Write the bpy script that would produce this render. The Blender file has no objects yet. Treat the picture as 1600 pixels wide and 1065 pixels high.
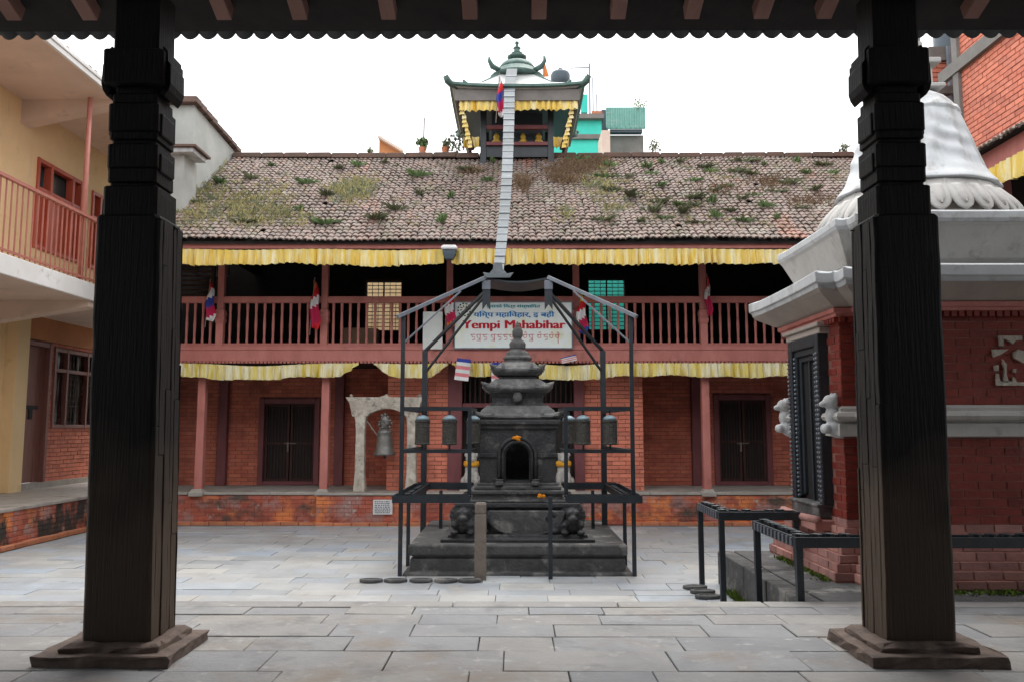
import bpy, math, random
from mathutils import Matrix, Vector
random.seed(11)
R = math.radians
S = bpy.context.scene
COL = S.collection

# ---------------------------------------------------------------- camera
F, CX, CY, CAMZ = 1280.0, 800.0, 532.5, 1.6
PITCH, YAW = math.atan(135/1280), math.atan(5/1280)
cam_d = bpy.data.cameras.new('camera'); cam = bpy.data.objects.new('camera', cam_d); COL.objects.link(cam)
cam_d.sensor_width = 36; cam_d.lens = 28.8; cam_d.clip_end = 900; cam_d.clip_start = .05
cam.location = (0, 0, CAMZ); cam.rotation_euler = (R(90)+PITCH, 0, YAW)
S.camera = cam
CROT = cam.rotation_euler.to_matrix()
# ---------------------------------------------------------------- sky
w = bpy.data.worlds.new('World'); S.world = w; w.use_nodes = True
nt = w.node_tree; nt.nodes.clear()
out = nt.nodes.new('ShaderNodeOutputWorld'); bg = nt.nodes.new('ShaderNodeBackground')
sky = nt.nodes.new('ShaderNodeTexSky'); sky.sky_type = 'NISHITA'; sky.sun_disc = False
sky.sun_elevation = R(65); sky.sun_rotation = R(-17); sky.air_density = 1; sky.dust_density = 4
hs = nt.nodes.new('ShaderNodeHueSaturation'); hs.inputs['Saturation'].default_value = .12
mx = nt.nodes.new('ShaderNodeMix'); mx.data_type = 'RGBA'; mx.inputs[0].default_value = .86
mx.inputs[7].default_value = (8.7, 8.8, 9.0, 1)
nt.links.new(sky.outputs[0], hs.inputs['Color']); nt.links.new(hs.outputs[0], mx.inputs[6])
nt.links.new(mx.outputs[2], bg.inputs[0]); bg.inputs[1].default_value = .12
nt.links.new(bg.outputs[0], out.inputs[0])
# ---------------------------------------------------------------- sun behind cloud
sd = bpy.data.lights.new('sun', 'SUN'); sd.energy = .9; sd.angle = R(32); sd.color = (1, .97, .92)
sun = bpy.data.objects.new('sun', sd); COL.objects.link(sun); sun.location = (0, 0, 20)
sun.rotation_euler = Vector((-.12, -.40, -.90)).to_track_quat('-Z', 'Y').to_euler()
# ---------------------------------------------------------------- exposure
S.view_settings.view_transform = 'Standard'; S.view_settings.look = 'None'
S.view_settings.exposure = 1.22; S.view_settings.gamma = 1; S.view_settings.use_curve_mapping = False
S.cycles.use_denoising = True; S.cycles.max_bounces = 6; S.cycles.diffuse_bounces = 4
S.cycles.glossy_bounces = 2; S.cycles.transmission_bounces = 2; S.cycles.use_adaptive_sampling = True

# ---------------------------------------------------------------- helpers
def at(px, py, Y):
    """photo pixel -> world point on the plane at depth Y"""
    d = CROT @ Vector(((px-CX)/F, -(py-CY)/F, -1))
    t = Y/d.y
    return Vector((d.x*t, Y, CAMZ+d.z*t))
def atX(px, py, X):
    d = CROT @ Vector(((px-CX)/F, -(py-CY)/F, -1)); t = X/d.x
    return Vector((X, d.y*t, CAMZ+d.z*t))
def atZ(px, py, Z):
    d = CROT @ Vector(((px-CX)/F, -(py-CY)/F, -1)); t = (Z-CAMZ)/d.z
    return Vector((d.x*t, d.y*t, Z))
def ax(px, Y, py=667): return at(px, py, Y).x
def az(py, Y, px=800): return at(px, py, Y).z

class MB:
    def __init__(s): s.v = []; s.f = []; s.mi = []; s.cm = 0
    def add(s, vs, fs):
        n = len(s.v); s.v += [tuple(v) for v in vs]
        for f in fs: s.f.append(tuple(n+i for i in f)); s.mi.append(s.cm)
        return s
    def box(s, x0, x1, y0, y1, z0, z1):
        return s.add([(x0,y0,z0),(x1,y0,z0),(x1,y1,z0),(x0,y1,z0),(x0,y0,z1),(x1,y0,z1),(x1,y1,z1),(x0,y1,z1)],
              [(0,3,2,1),(4,5,6,7),(0,1,5,4),(1,2,6,5),(2,3,7,6),(3,0,4,7)])
    def frame3(s, p0, p1, up=None):
        p0, p1 = Vector(p0), Vector(p1); d = (p1-p0).normalized()
        u = Vector(up) if up else (Vector((0,0,1)) if abs(d.z) < .95 else Vector((0,1,0)))
        a = d.cross(u).normalized(); b = a.cross(d).normalized()
        return p0, p1, a, b
    def bar(s, p0, p1, wd, ht=None, up=None):
        ht = ht or wd; p0, p1, a, b = s.frame3(p0, p1, up)
        c = [(-1,-1),(1,-1),(1,1),(-1,1)]
        vs = [p+a*(i*wd/2)+b*(j*ht/2) for p in (p0, p1) for i, j in c]
        return s.add(vs, [(3,2,1,0),(4,5,6,7),(0,1,5,4),(1,2,6,5),(2,3,7,6),(3,0,4,7)])
    def tube(s, p0, p1, r0, r1=None, n=8):
        r1 = r0 if r1 is None else r1; p0, p1, a, b = s.frame3(p0, p1)
        vs = [p+a*(r*math.cos(t))+b*(r*math.sin(t)) for p, r in ((p0, r0), (p1, r1)) for t in [2*math.pi*k/n for k in range(n)]]
        fs = [(k, (k+1)%n, n+(k+1)%n, n+k) for k in range(n)]
        return s.add(vs, fs+[tuple(range(n-1,-1,-1)), tuple(range(n, 2*n))])
    def path(s, pts, r, n=6):
        pts = [Vector(p) for p in pts]; rr = r if isinstance(r, (list, tuple)) else [r]*len(pts)
        rings = []
        for i, p in enumerate(pts):
            d = (pts[min(i+1, len(pts)-1)]-pts[max(i-1, 0)]).normalized()
            u = Vector((0,0,1)) if abs(d.z) < .9 else Vector((0,1,0))
            a = d.cross(u).normalized(); b = a.cross(d)
            rings.append([p+a*(rr[i]*math.cos(2*math.pi*k/n))+b*(rr[i]*math.sin(2*math.pi*k/n)) for k in range(n)])
        return s.loft(rings)
    def loft(s, rings, cap=True):
        n = len(rings[0]); vs = [p for r in rings for p in r]; fs = []
        for i in range(len(rings)-1):
            for k in range(n):
                fs.append((i*n+k, i*n+(k+1)%n, (i+1)*n+(k+1)%n, (i+1)*n+k))
        if cap: fs += [tuple(range(n-1,-1,-1)), tuple(range((len(rings)-1)*n, len(rings)*n))]
        return s.add(vs, fs)
    def lathe(s, prof, cx=0, cy=0, n=16, zo=0):
        return s.loft([[(cx+r*math.cos(2*math.pi*k/n), cy+r*math.sin(2*math.pi*k/n), z+zo) for k in range(n)] for r, z in prof])
    def sq(s, prof, cx=0, cy=0):
        """square-plan loft: prof = [(half x, half y, z)]"""
        return s.loft([[(cx-a,cy-b,z),(cx+a,cy-b,z),(cx+a,cy+b,z),(cx-a,cy+b,z)] for a, b, z in prof])
    def prism(s, pts, y0, y1):
        """outline in x,z extruded along y"""
        n = len(pts)
        vs = [(x,y0,z) for x, z in pts]+[(x,y1,z) for x, z in pts]
        return s.add(vs, [tuple(range(n)), tuple(range(2*n-1, n-1, -1))]+[(k, n+k, n+(k+1)%n, (k+1)%n) for k in range(n)])
    def grid(s, fn, nu, nv):
        vs = [fn(i/nu, j/nv) for j in range(nv+1) for i in range(nu+1)]
        return s.add(vs, [(j*(nu+1)+i, j*(nu+1)+i+1, (j+1)*(nu+1)+i+1, (j+1)*(nu+1)+i) for j in range(nv) for i in range(nu)])
    def ball(s, c, r, n=10, m=6, sc=(1,1,1)):
        rings = []
        for j in range(1, m):
            t = math.pi*j/m
            rings.append([(c[0]+r*sc[0]*math.sin(t)*math.cos(2*math.pi*k/n), c[1]+r*sc[1]*math.sin(t)*math.sin(2*math.pi*k/n), c[2]-r*sc[2]*math.cos(t)) for k in range(n)])
        return s.loft(rings)
    def build(s, name, m, parent=None, smooth=False, bevel=0, local=False, solid=0, kind=None, label=None):
        me = bpy.data.meshes.new(name); me.from_pydata(s.v, [], s.f)
        for k in (m if isinstance(m, (list, tuple)) else [m]): me.materials.append(k)
        if isinstance(m, (list, tuple)): me.polygons.foreach_set('material_index', s.mi)
        if smooth: me.polygons.foreach_set('use_smooth', [True]*len(me.polygons))
        me.update()
        o = bpy.data.objects.new(name, me); COL.objects.link(o)
        if solid:
            md = o.modifiers.new('thick', 'SOLIDIFY'); md.thickness = solid; md.offset = 0
        if bevel:
            md = o.modifiers.new('bevel', 'BEVEL'); md.width = bevel; md.segments = 2; md.limit_method = 'ANGLE'; md.angle_limit = R(40)
        if parent: put(o, parent, local)
        if kind: o['kind'] = kind
        if label: o['label'] = label
        return o
ORIG = {}
def put(o, parent, local=False):
    o.parent = parent
    if not local:
        off = ORIG.get(parent.name)
        if off: o.matrix_parent_inverse = Matrix.Translation(-Vector(off))
def thing(name, label, cat, loc=(0,0,0), group=None, rz=0):
    o = bpy.data.objects.new(name, None); COL.objects.link(o); o.location = loc; o.rotation_euler.z = rz
    o.empty_display_size = .2; ORIG[o.name] = tuple(loc)
    o['label'] = label; o['category'] = cat
    if group: o['group'] = group
    return o
def tag(o, label, cat, group=None):
    o['label'] = label; o['category'] = cat
    if group: o['group'] = group
    return o
def structure(o, label=None):
    o['kind'] = 'structure'
    if label: o['label'] = label
    return o
def dup(root, loc, label, rz=None):
    r = root.copy(); COL.objects.link(r); r.location = loc; r['label'] = label
    if rz is not None: r.rotation_euler.z = rz
    for ch in root.children:
        c = ch.copy(); COL.objects.link(c); c.parent = r
        for g in ch.children:
            d = g.copy(); COL.objects.link(d); d.parent = c
    return r
def inst(me, name, m_parent, loc, rot=(0,0,0), sc=(1,1,1), local=False):
    o = bpy.data.objects.new(name, me); COL.objects.link(o); o.location = loc; o.rotation_euler = rot; o.scale = sc
    put(o, m_parent, local); return o

# ---------------------------------------------------------------- materials
def mat(name, c1, c2=None, scale=4, rough=.75, bump=0, bscale=25, stretch=(1,1,1), rand=0, patches=(), metallic=0, spec=.3, bstretch=None):
    m = bpy.data.materials.new(name); m.use_nodes = True; t = m.node_tree; N = t.nodes; L = t.links
    b = N['Principled BSDF']; b.inputs['Roughness'].default_value = rough; b.inputs['Metallic'].default_value = metallic
    b.inputs['Specular IOR Level'].default_value = spec
    geo = N.new('ShaderNodeNewGeometry')
    def noise(sc, st, det=6):
        mp = N.new('ShaderNodeMapping'); mp.inputs['Scale'].default_value = st; L.new(geo.outputs['Position'], mp.inputs[0])
        n = N.new('ShaderNodeTexNoise'); n.inputs['Scale'].default_value = sc; n.inputs['Detail'].default_value = det; n.inputs['Roughness'].default_value = .62
        L.new(mp.outputs[0], n.inputs['Vector']); return n.outputs['Fac']
    def rng(fac, lo, hi):
        r = N.new('ShaderNodeMapRange'); r.inputs[1].default_value = lo; r.inputs[2].default_value = hi; r.clamp = True
        L.new(fac, r.inputs[0]); return r.outputs[0]
    def mix(fac, a, c):
        x = N.new('ShaderNodeMix'); x.data_type = 'RGBA'; L.new(fac, x.inputs[0])
        for i, q in ((6, a), (7, c)):
            if isinstance(q, tuple): x.inputs[i].default_value = (*q, 1)
            else: L.new(q, x.inputs[i])
        return x.outputs[2]
    c2 = c2 or tuple(k*.75 for k in c1)
    col = mix(rng(noise(scale, stretch), .33, .67), c1, c2)
    if rand:
        oi = N.new('ShaderNodeObjectInfo'); ad = N.new('ShaderNodeMath'); ad.operation = 'ADD'
        L.new(oi.outputs['Random'], ad.inputs[0]); L.new(geo.outputs['Random Per Island'], ad.inputs[1])
        fr = N.new('ShaderNodeMath'); fr.operation = 'FRACT'; L.new(ad.outputs[0], fr.inputs[0])
        if isinstance(rand, (list, tuple)):
            rp = N.new('ShaderNodeValToRGB'); rp.color_ramp.interpolation = 'LINEAR'
            e = rp.color_ramp.elements
            while len(e) < len(rand): e.new(.5)
            for i, c in enumerate(rand): e[i].position = i/(len(rand)-1); e[i].color = (*c, 1)
            L.new(fr.outputs[0], rp.inputs[0])
            mm = N.new('ShaderNodeMix'); mm.data_type = 'RGBA'; mm.blend_type = 'MULTIPLY'; mm.inputs[0].default_value = 1
            L.new(col, mm.inputs[6]); L.new(rp.outputs[0], mm.inputs[7]); col = mm.outputs[2]
        else:
            mr = N.new('ShaderNodeMapRange'); mr.inputs[3].default_value = 1-rand; mr.inputs[4].default_value = 1+rand; L.new(fr.outputs[0], mr.inputs[0])
            hv = N.new('ShaderNodeHueSaturation'); L.new(mr.outputs[0], hv.inputs['Value']); L.new(col, hv.inputs['Color']); col = hv.outputs[0]
    for c, sc, lo, hi, *st in patches:
        col = mix(rng(noise(sc, st[0] if st else (1,1,1)), lo, hi), col, c)
    L.new(col, b.inputs['Base Color'])
    if bump:
        bn = N.new('ShaderNodeBump'); bn.inputs['Strength'].default_value = bump; bn.inputs['Distance'].default_value = .02
        L.new(noise(bscale, bstretch or stretch, 8), bn.inputs['Height']); L.new(bn.outputs[0], b.inputs['Normal'])
    return m
M = {}
M['bed'] = mat('mortar_bed', (.17,.165,.155), (.11,.105,.095), 6)
M['slate'] = mat('slate_paving', (.43,.445,.455), (.335,.35,.365), 2.2, .5, .35, 16, rand=[(.74,.80,.90),(1.08,1.04,.98),(.88,.98,1.10),(1.18,1.12,1.03),(.80,.81,.82),(1.04,1.01,.96),(.9,.95,1.02)],
    patches=[((.26,.265,.27), 1.1, .54, .74), ((.44,.415,.375), 2.2, .55, .72), ((.19,.19,.185), 6, .62, .74)], spec=.45)
M['flag'] = mat('stone_flags', (.325,.322,.318), (.245,.247,.25), 2.4, .55, .45, 22, rand=[(.80,.83,.88),(1.05,1.02,.98),(.92,.95,1.0),(1.1,1.06,1.0),(.88,.88,.9)],
    patches=[((.24,.19,.145), 1.5, .54, .74), ((.17,.17,.17), 3.4, .56, .76), ((.42,.41,.40), 9, .60, .74)], spec=.4)
M['timber'] = mat('black_timber', (.0085,.0080,.0080), (.005,.005,.005), 6, .62, .5, 9, (9,9,.5), patches=[((.022,.018,.016), 2.2, .56, .70, (3,3,.5))], spec=.22)
def timber_worn(nm='worn_timber', ca=(.0085,.0078,.0075), cb=(.005,.0048,.0048), foot=(.085,.060,.044)):
    m = mat(nm, ca, cb, 6, .62, .55, 10, (9,9,.35), patches=[((.028,.022,.018), 1.8, .56, .72, (3,3,.4))], spec=.22)
    t = m.node_tree; N = t.nodes; L = t.links; b = N['Principled BSDF']
    src = b.inputs['Base Color'].links[0].from_socket
    g = N.new('ShaderNodeNewGeometry'); sx = N.new('ShaderNodeSeparateXYZ'); L.new(g.outputs['Position'], sx.inputs[0])
    no = N.new('ShaderNodeTexNoise'); no.inputs['Scale'].default_value = 3; L.new(g.outputs['Position'], no.inputs['Vector'])
    ad = N.new('ShaderNodeMath'); ad.operation = 'MULTIPLY_ADD'; ad.inputs[1].default_value = -.9
    L.new(no.outputs[0], ad.inputs[0]); L.new(sx.outputs[2], ad.inputs[2])
    r = N.new('ShaderNodeMapRange'); r.inputs[1].default_value = 1.15; r.inputs[2].default_value = .55; L.new(ad.outputs[0], r.inputs[0])
    x = N.new('ShaderNodeMix'); x.data_type = 'RGBA'; x.inputs[7].default_value = (*foot, 1)
    ml = N.new('ShaderNodeMath'); ml.operation = 'MULTIPLY'; ml.inputs[1].default_value = .8; L.new(r.outputs[0], ml.inputs[0])
    L.new(ml.outputs[0], x.inputs[0]); L.new(src, x.inputs[6]); L.new(x.outputs[2], b.inputs['Base Color'])
    return m
M['pillar'] = timber_worn()
M['weathered'] = timber_worn('baked_light_timber', (.050,.046,.044), (.026,.024,.024), (.135,.098,.072))  # lighter tone carries courtyard light in the colour; brown foot is wear
M['rafter'] = mat('red_rafter', (.36,.20,.17), (.26,.135,.11), 5, .7, .4, 12, (1,.2,1))
M['deck'] = mat('dark_deck', (.035,.03,.028), (.02,.018,.018), 5, .8, .3, 8)
M['tin'] = mat('old_tin', (.07,.075,.08), (.045,.045,.05), 5, .6, .2, 20)
M['basest'] = mat('pillar_base_stone', (.21,.155,.128), (.10,.076,.066), 7, .75, .7, 16, patches=[((.24,.19,.155), 3, .56, .72)])
M['red'] = mat('red_paint', (.54,.21,.18), (.44,.155,.13), 5, .6, .25, 14, (1,1,.4), patches=[((.30,.12,.10), 2.5, .58, .72), ((.50,.27,.21), 9, .66, .78)])
M['maroon'] = mat('maroon_paint', (.22,.075,.08), (.16,.055,.06), 5, .6, .25, 14, (1,1,.4))
M['darkwood'] = mat('dark_wood', (.07,.032,.028), (.04,.02,.019), 5, .65, .3, 14, (3,3,.5))
M['gallery'] = mat('gallery_dark_wood', (.035,.03,.028), (.022,.02,.02), 4, .8)
M['shrinemortar'] = mat('shrine_mortar', (.34,.16,.13), (.22,.095,.075), 8, .9)
M['mortar'] = mat('mortar', (.30,.13,.10), (.20,.10,.08), 8, .9)
BR = [(.75,.72,.72),(1,1,1),(1.15,1.12,1.05),(.88,.84,.84),(1.05,.95,.9),(.95,.98,.98)]
M['brick'] = mat('red_brick', (.60,.20,.13), (.48,.145,.10), 6, .85, .4, 40, rand=BR, patches=[((.22,.07,.05), 1.1, .56, .75)])
M['brickorange'] = mat('orange_brick', (.70,.25,.17), (.60,.20,.135), 6, .85, .4, 40, rand=BR, patches=[((.32,.10,.07), 1.3, .58, .75)])
M['brickshrine'] = mat('shrine_brick', (.25,.043,.030), (.175,.031,.023), 6, .6, .3, 40, rand=BR, patches=[((.33,.12,.10), 3, .60, .72)])
M['brickpink'] = mat('pink_brick', (.46,.25,.225), (.37,.19,.17), 6, .8, .4, 30, rand=BR, patches=[((.12,.10,.09), 2.2, .60, .75), ((.16,.17,.05), 3.1, .66, .78)])
M['brickplinth'] = mat('worn_plinth_brick', (.46,.135,.09), (.36,.10,.072), 3, .85, .5, 30, rand=BR,
    patches=[((.72,.24,.09), 1.9, .50, .60), ((.40,.21,.185), 2.7, .50, .60), ((.42,.40,.37), 5.5, .60, .68), ((.11,.085,.07), 1.7, .53, .66, (1,1,1.8))])
M['brickmould'] = mat('mouldy_plinth_brick', (.52,.17,.11), (.36,.105,.075), 3, .85, .5, 30, rand=BR,
    patches=[((.76,.26,.09), 2.9, .50, .60, (1,1,.5)), ((.42,.25,.22), 4, .52, .62), ((.06,.052,.045), 2.3, .46, .56, (1,1,.6))])
M['terra'] = mat('terracotta_edging', (.60,.24,.12), (.44,.17,.10), 6, .8, .3, 25, rand=.15)
M['coping'] = mat('plinth_coping', (.42,.39,.35), (.32,.29,.26), 4, .7, .3, 20, patches=[((.20,.15,.12), 2.5, .58, .72)])
M['tile'] = mat('roof_tile', (.285,.237,.216), (.21,.168,.152), 5, .85, .3, 30, rand=[(.78,.80,.80),(1.04,.98,.95),(.9,.9,.88),(1.16,1.04,.97),(.97,.97,.97)],
    patches=[((.46,.21,.15), .55, .60, .70, (1.6,.35,.35)), ((.16,.145,.10), 1.3, .56, .72), ((.32,.30,.25), 2.7, .56, .72), ((.15,.15,.09), 4.5, .58, .70)])
M['ridge'] = mat('ridge_mortar', (.17,.10,.08), (.10,.08,.065), 6, .85, .5, 20)
M['yellow'] = mat('yellow_cloth', (.84,.60,.10), (.78,.62,.24), 14, .8, .2, 20, (1,1,.12), patches=[((.86,.78,.48), 9, .46, .60, (1,1,.15)), ((.70,.42,.03), 6, .58, .68, (1,1,.12))], spec=.1)
M['paleyellow'] = mat('pale_yellow_cloth', (.78,.62,.13), (.80,.70,.30), 14, .8, .2, 20, (1,1,.12), patches=[((.86,.83,.64), 9, .44, .60, (1,1,.15)), ((.60,.46,.06), 7, .58, .68, (1,1,.12))], spec=.1)
M['iron'] = mat('painted_iron', (.030,.038,.046), (.020,.025,.031), 9, .45, .2, 40, patches=[((.07,.045,.03), 7, .64, .74)], spec=.5)
M['ironlight'] = mat('galvanised_iron', (.20,.22,.255), (.14,.155,.18), 8, .4, .1, 30, metallic=.3)
M['ribbon'] = mat('metal_ribbon', (.145,.165,.178), (.105,.12,.13), 7, .6, .3, 30, metallic=0, rand=.22, patches=[((.22,.24,.25), 5, .60, .75)])
M['basalt'] = mat('black_stone', (.062,.063,.066), (.032,.033,.036), 11, .55, .9, 30, patches=[((.17,.165,.155), 5.5, .56, .70), ((.13,.10,.06), 4, .64, .74)], spec=.4)
M['basalt2'] = mat('worn_dark_stone', (.12,.12,.12), (.075,.075,.075), 10, .7, .8, 28, patches=[((.30,.29,.27), 3.6, .53, .68), ((.10,.10,.04), 4, .66, .76)])
M['roofst'] = mat('grey_stone_roof', (.16,.16,.157), (.085,.085,.087), 10, .7, .9, 30, patches=[((.30,.295,.28), 3, .52, .70)])
M['post'] = mat('stone_post', (.235,.195,.165), (.17,.14,.12), 7, .75, .5, 25)
M['lion'] = mat('pale_stone_carving', (.55,.53,.49), (.36,.35,.33), 12, .8, .6, 30, patches=[((.20,.19,.18), 6, .60, .70)])
M['torana'] = mat('weathered_pale_stone', (.60,.55,.47), (.36,.32,.27), 9, .85, .9, 30, patches=[((.24,.22,.20), 8, .58, .67), ((.64,.60,.52), 6, .54, .64)])
M['bronze'] = mat('old_bronze', (.24,.235,.22), (.15,.145,.135), 8, .45, .4, 30, metallic=.5)
M['wheel'] = mat('prayer_wheel_metal', (.105,.10,.085), (.035,.034,.032), 30, .5, .9, 45, (1,1,2.4), metallic=.4)
M['wheelcap'] = mat('pale_blue_cap', (.22,.31,.35), (.17,.24,.28), 8, .5, metallic=.2)
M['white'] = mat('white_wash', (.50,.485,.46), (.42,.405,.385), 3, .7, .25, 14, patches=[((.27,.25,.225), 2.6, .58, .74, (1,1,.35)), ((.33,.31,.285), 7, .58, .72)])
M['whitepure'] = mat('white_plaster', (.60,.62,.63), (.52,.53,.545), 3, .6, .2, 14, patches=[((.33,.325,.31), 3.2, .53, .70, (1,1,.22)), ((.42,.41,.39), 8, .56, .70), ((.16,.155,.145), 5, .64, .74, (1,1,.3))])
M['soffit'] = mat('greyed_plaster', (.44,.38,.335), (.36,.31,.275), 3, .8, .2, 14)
M['cream'] = mat('cream_plaster', (.72,.57,.48), (.62,.49,.41), 1.6, .85, .25, 10, patches=[((.50,.41,.35), 2.7, .60, .74)])
M['yellowwall'] = mat('yellow_plaster', (.88,.65,.37), (.81,.585,.32), 1.5, .85, .3, 10, patches=[((.66,.50,.31), 3.1, .60, .74, (1,1,.3)), ((.64,.46,.21), 2.4, .62, .78)])
M['fascia'] = mat('stained_white_fascia', (.80,.79,.77), (.70,.69,.66), 2, .8, .2, 20, patches=[((.28,.28,.26), 2.2, .62, .76), ((.45,.45,.42), 5, .60, .72, (1,1,.4))])
M['redmetal'] = mat('red_painted_metal', (.46,.18,.14), (.38,.14,.11), 8, .45)
M['redwood'] = mat('red_shutter', (.50,.10,.055), (.42,.08,.045), 5, .5, .2, 14, (2,2,.5))
M['purplewood'] = mat('purple_brown_door', (.27,.115,.095), (.20,.085,.07), 5, .6, .3, 14, (3,3,.5))
M['glass'] = mat('dark_glass', (.045,.06,.06), (.03,.04,.045), 2, .3, spec=.3)
M['orangeplaster'] = mat('orange_plaster', (.56,.24,.10), (.48,.20,.085), 2, .85, .2, 14)
M['greywall'] = mat('grey_white_render', (.46,.475,.45), (.36,.375,.355), 2, .85, .3, 10, patches=[((.36,.36,.33), 1.6, .60, .76, (1,1,.5))])
M['teal'] = mat('teal_paint', (.06,.62,.50), (.05,.54,.44), 2, .6)
M['tealgrey'] = mat('faded_teal_sheet', (.20,.42,.36), (.15,.33,.29), 3, .6, patches=[((.30,.40,.36), 4, .58, .72, (.3,1,3))])
M['concrete'] = mat('concrete', (.22,.205,.19), (.16,.15,.14), 3, .85, .3, 14)
M['tank'] = mat('water_tank', (.075,.10,.12), (.06,.08,.10), 3, .5)
M['gold'] = mat('gilt', (.62,.40,.06), (.45,.27,.05), 14, .5, metallic=.3)
M['greenmetal'] = mat('patina_metal', (.09,.155,.135), (.06,.10,.09), 8, .5, .3, 25, metallic=.2)
M['sheet'] = mat('pale_roof_sheet', (.58,.59,.58), (.50,.51,.50), 3, .5)
M['leaf'] = mat('green_leaf', (.17,.26,.11), (.12,.19,.08), 8, .7, rand=.35)
M['leafdark'] = mat('dusty_green_leaf', (.215,.245,.15), (.16,.19,.11), 8, .7, rand=.35)
M['dry'] = mat('dry_grass', (.40,.36,.17), (.31,.28,.12), 3, .8, rand=.35)
M['brownweed'] = mat('brown_weed', (.20,.13,.075), (.15,.10,.06), 3, .8, rand=.3)
M['moss'] = mat('moss', (.11,.17,.02), (.08,.12,.02), 8, .9, rand=.3)
M['cl_blue'] = mat('flag_blue', (.04,.06,.35)); M['cl_yel'] = mat('flag_yellow', (.85,.60,.05)); M['cl_red'] = mat('flag_red', (.66,.02,.03))
M['cl_white'] = mat('flag_white', (.80,.80,.80)); M['cl_or'] = mat('flag_orange', (.80,.22,.04)); M['cl_crim'] = mat('flag_crimson', (.55,.02,.09))
M['paper'] = mat('white_paper', (.70,.73,.71), (.62,.65,.63), 5)
M['signface'] = mat('sign_face', (.84,.90,.88), (.80,.87,.86), 2, .4, patches=[((.76,.78,.52), 2.2, .52, .72)])
M['txtred'] = mat('sign_red', (.55,.015,.04), (.50,.015,.035)); M['txtblue'] = mat('sign_blue', (.02,.22,.55), (.02,.20,.5)); M['txtteal'] = mat('sign_teal', (.03,.33,.40), (.03,.3,.36))
M['txtpink'] = mat('sign_pink', (.68,.22,.24), (.66,.2,.22)); M['black'] = mat('black_paint', (.02,.02,.022))
M['magenta'] = mat('magenta_powder', (.70,.03,.40)); M['marigold'] = mat('marigold', (.85,.33,.02), (.7,.22,.01), 20)
M['orangecloth'] = mat('orange_cloth', (.80,.40,.04), (.72,.34,.03), 6)
M['wicker'] = mat('cardboard', (.26,.17,.11), (.2,.13,.08), 6)

def wall_bricks(mb, axis, u0, u1, z0, z1, f, sgn=-1, depth=.08, openings=(), bl=.23, bh=.062, j=.010):
    """brick boxes; axis 'x': wall along x with its face at y=f; axis 'y': wall along y with its face at x=f; sgn = outward direction"""
    row = 0; z = z0
    while z < z1-.01:
        zt = min(z+bh, z1); zm = (z+zt)/2
        iv = [(u0, u1)]
        for a, b, c, d in openings:
            if c < zm < d:
                nv = []
                for p, q in iv:
                    if b <= p or a >= q: nv.append((p, q)); continue
                    if a > p: nv.append((p, a))
                    if b < q: nv.append((b, q))
                iv = nv
        for p, q in iv:
            u = u0-(bl+j)*(.5 if row % 2 else 0)-.001
            while u < q:
                a, b = max(u, p), min(u+bl, q)
                if b-a > .03:
                    e = random.uniform(-.004, .004); f0 = f+sgn*e
                    lo, hi = sorted((f0, f-sgn*depth))
                    if axis == 'x': mb.box(a, b, lo, hi, z, zt)
                    else: mb.box(lo, hi, a, b, z, zt)
                u += bl+j
        z += bh+j; row += 1
def backing(mb, axis, u0, u1, z0, z1, f, sgn=-1, depth=.2, inset=.012, openings=()):
    """mortar core behind the brick faces, cut round the openings"""
    us = sorted({u0, u1, *[k for o in openings for k in o[:2] if u0 < k < u1]}); zs = sorted({z0, z1, *[k for o in openings for k in o[2:] if z0 < k < z1]})
    lo, hi = sorted((f-sgn*inset, f-sgn*depth))
    for a, b in zip(us, us[1:]):
        for c, d in zip(zs, zs[1:]):
            if any(o[0] < (a+b)/2 < o[1] and o[2] < (c+d)/2 < o[3] for o in openings): continue
            if axis == 'x': mb.box(a, b, lo, hi, c, d)
            else: mb.box(lo, hi, a, b, c, d)
def tiles(mb, o, udir, vdir, ulen, vlen, cp=.094, rp=.138, h=.024):
    """rows of small curved roof tiles; o = lower corner, udir along the eave, vdir up the slope"""
    o, udir, vdir = Vector(o), Vector(udir).normalized(), Vector(vdir).normalized(); nrm = udir.cross(vdir)
    nrm = nrm if nrm.z > 0 else -nrm
    rows = int(vlen/rp); cols = int(ulen/cp)
    for r in range(rows):
        for c in range(cols):
            if random.random() < .0015: continue
            u = (c+.5)*cp+random.uniform(-.010, .010); v = r*rp-.03+random.uniform(-.012, .012)
            lift = .011+random.uniform(-.006, .010); sk = random.uniform(-.012, .012); wv = .012*math.sin(u*1.7+r*.3)+.018*math.sin(u*.6+2)
            vs = []
            for (vv, nn, s) in ((v, lift+.012, 1), (v+rp*1.18, .002, .9), (v, lift-.008, 1)):
                for k in range(4):
                    a = -1+2*k/3
                    vs.append(o+udir*(u+a*cp*.52*s+(sk if vv > v else 0))+vdir*vv+nrm*(nn+wv+h*(1-a*a)))
            mb.add(vs, [(0,1,5,4),(1,2,6,5),(2,3,7,6),(8,9,1,0),(9,10,2,1),(10,11,3,2)])
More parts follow.
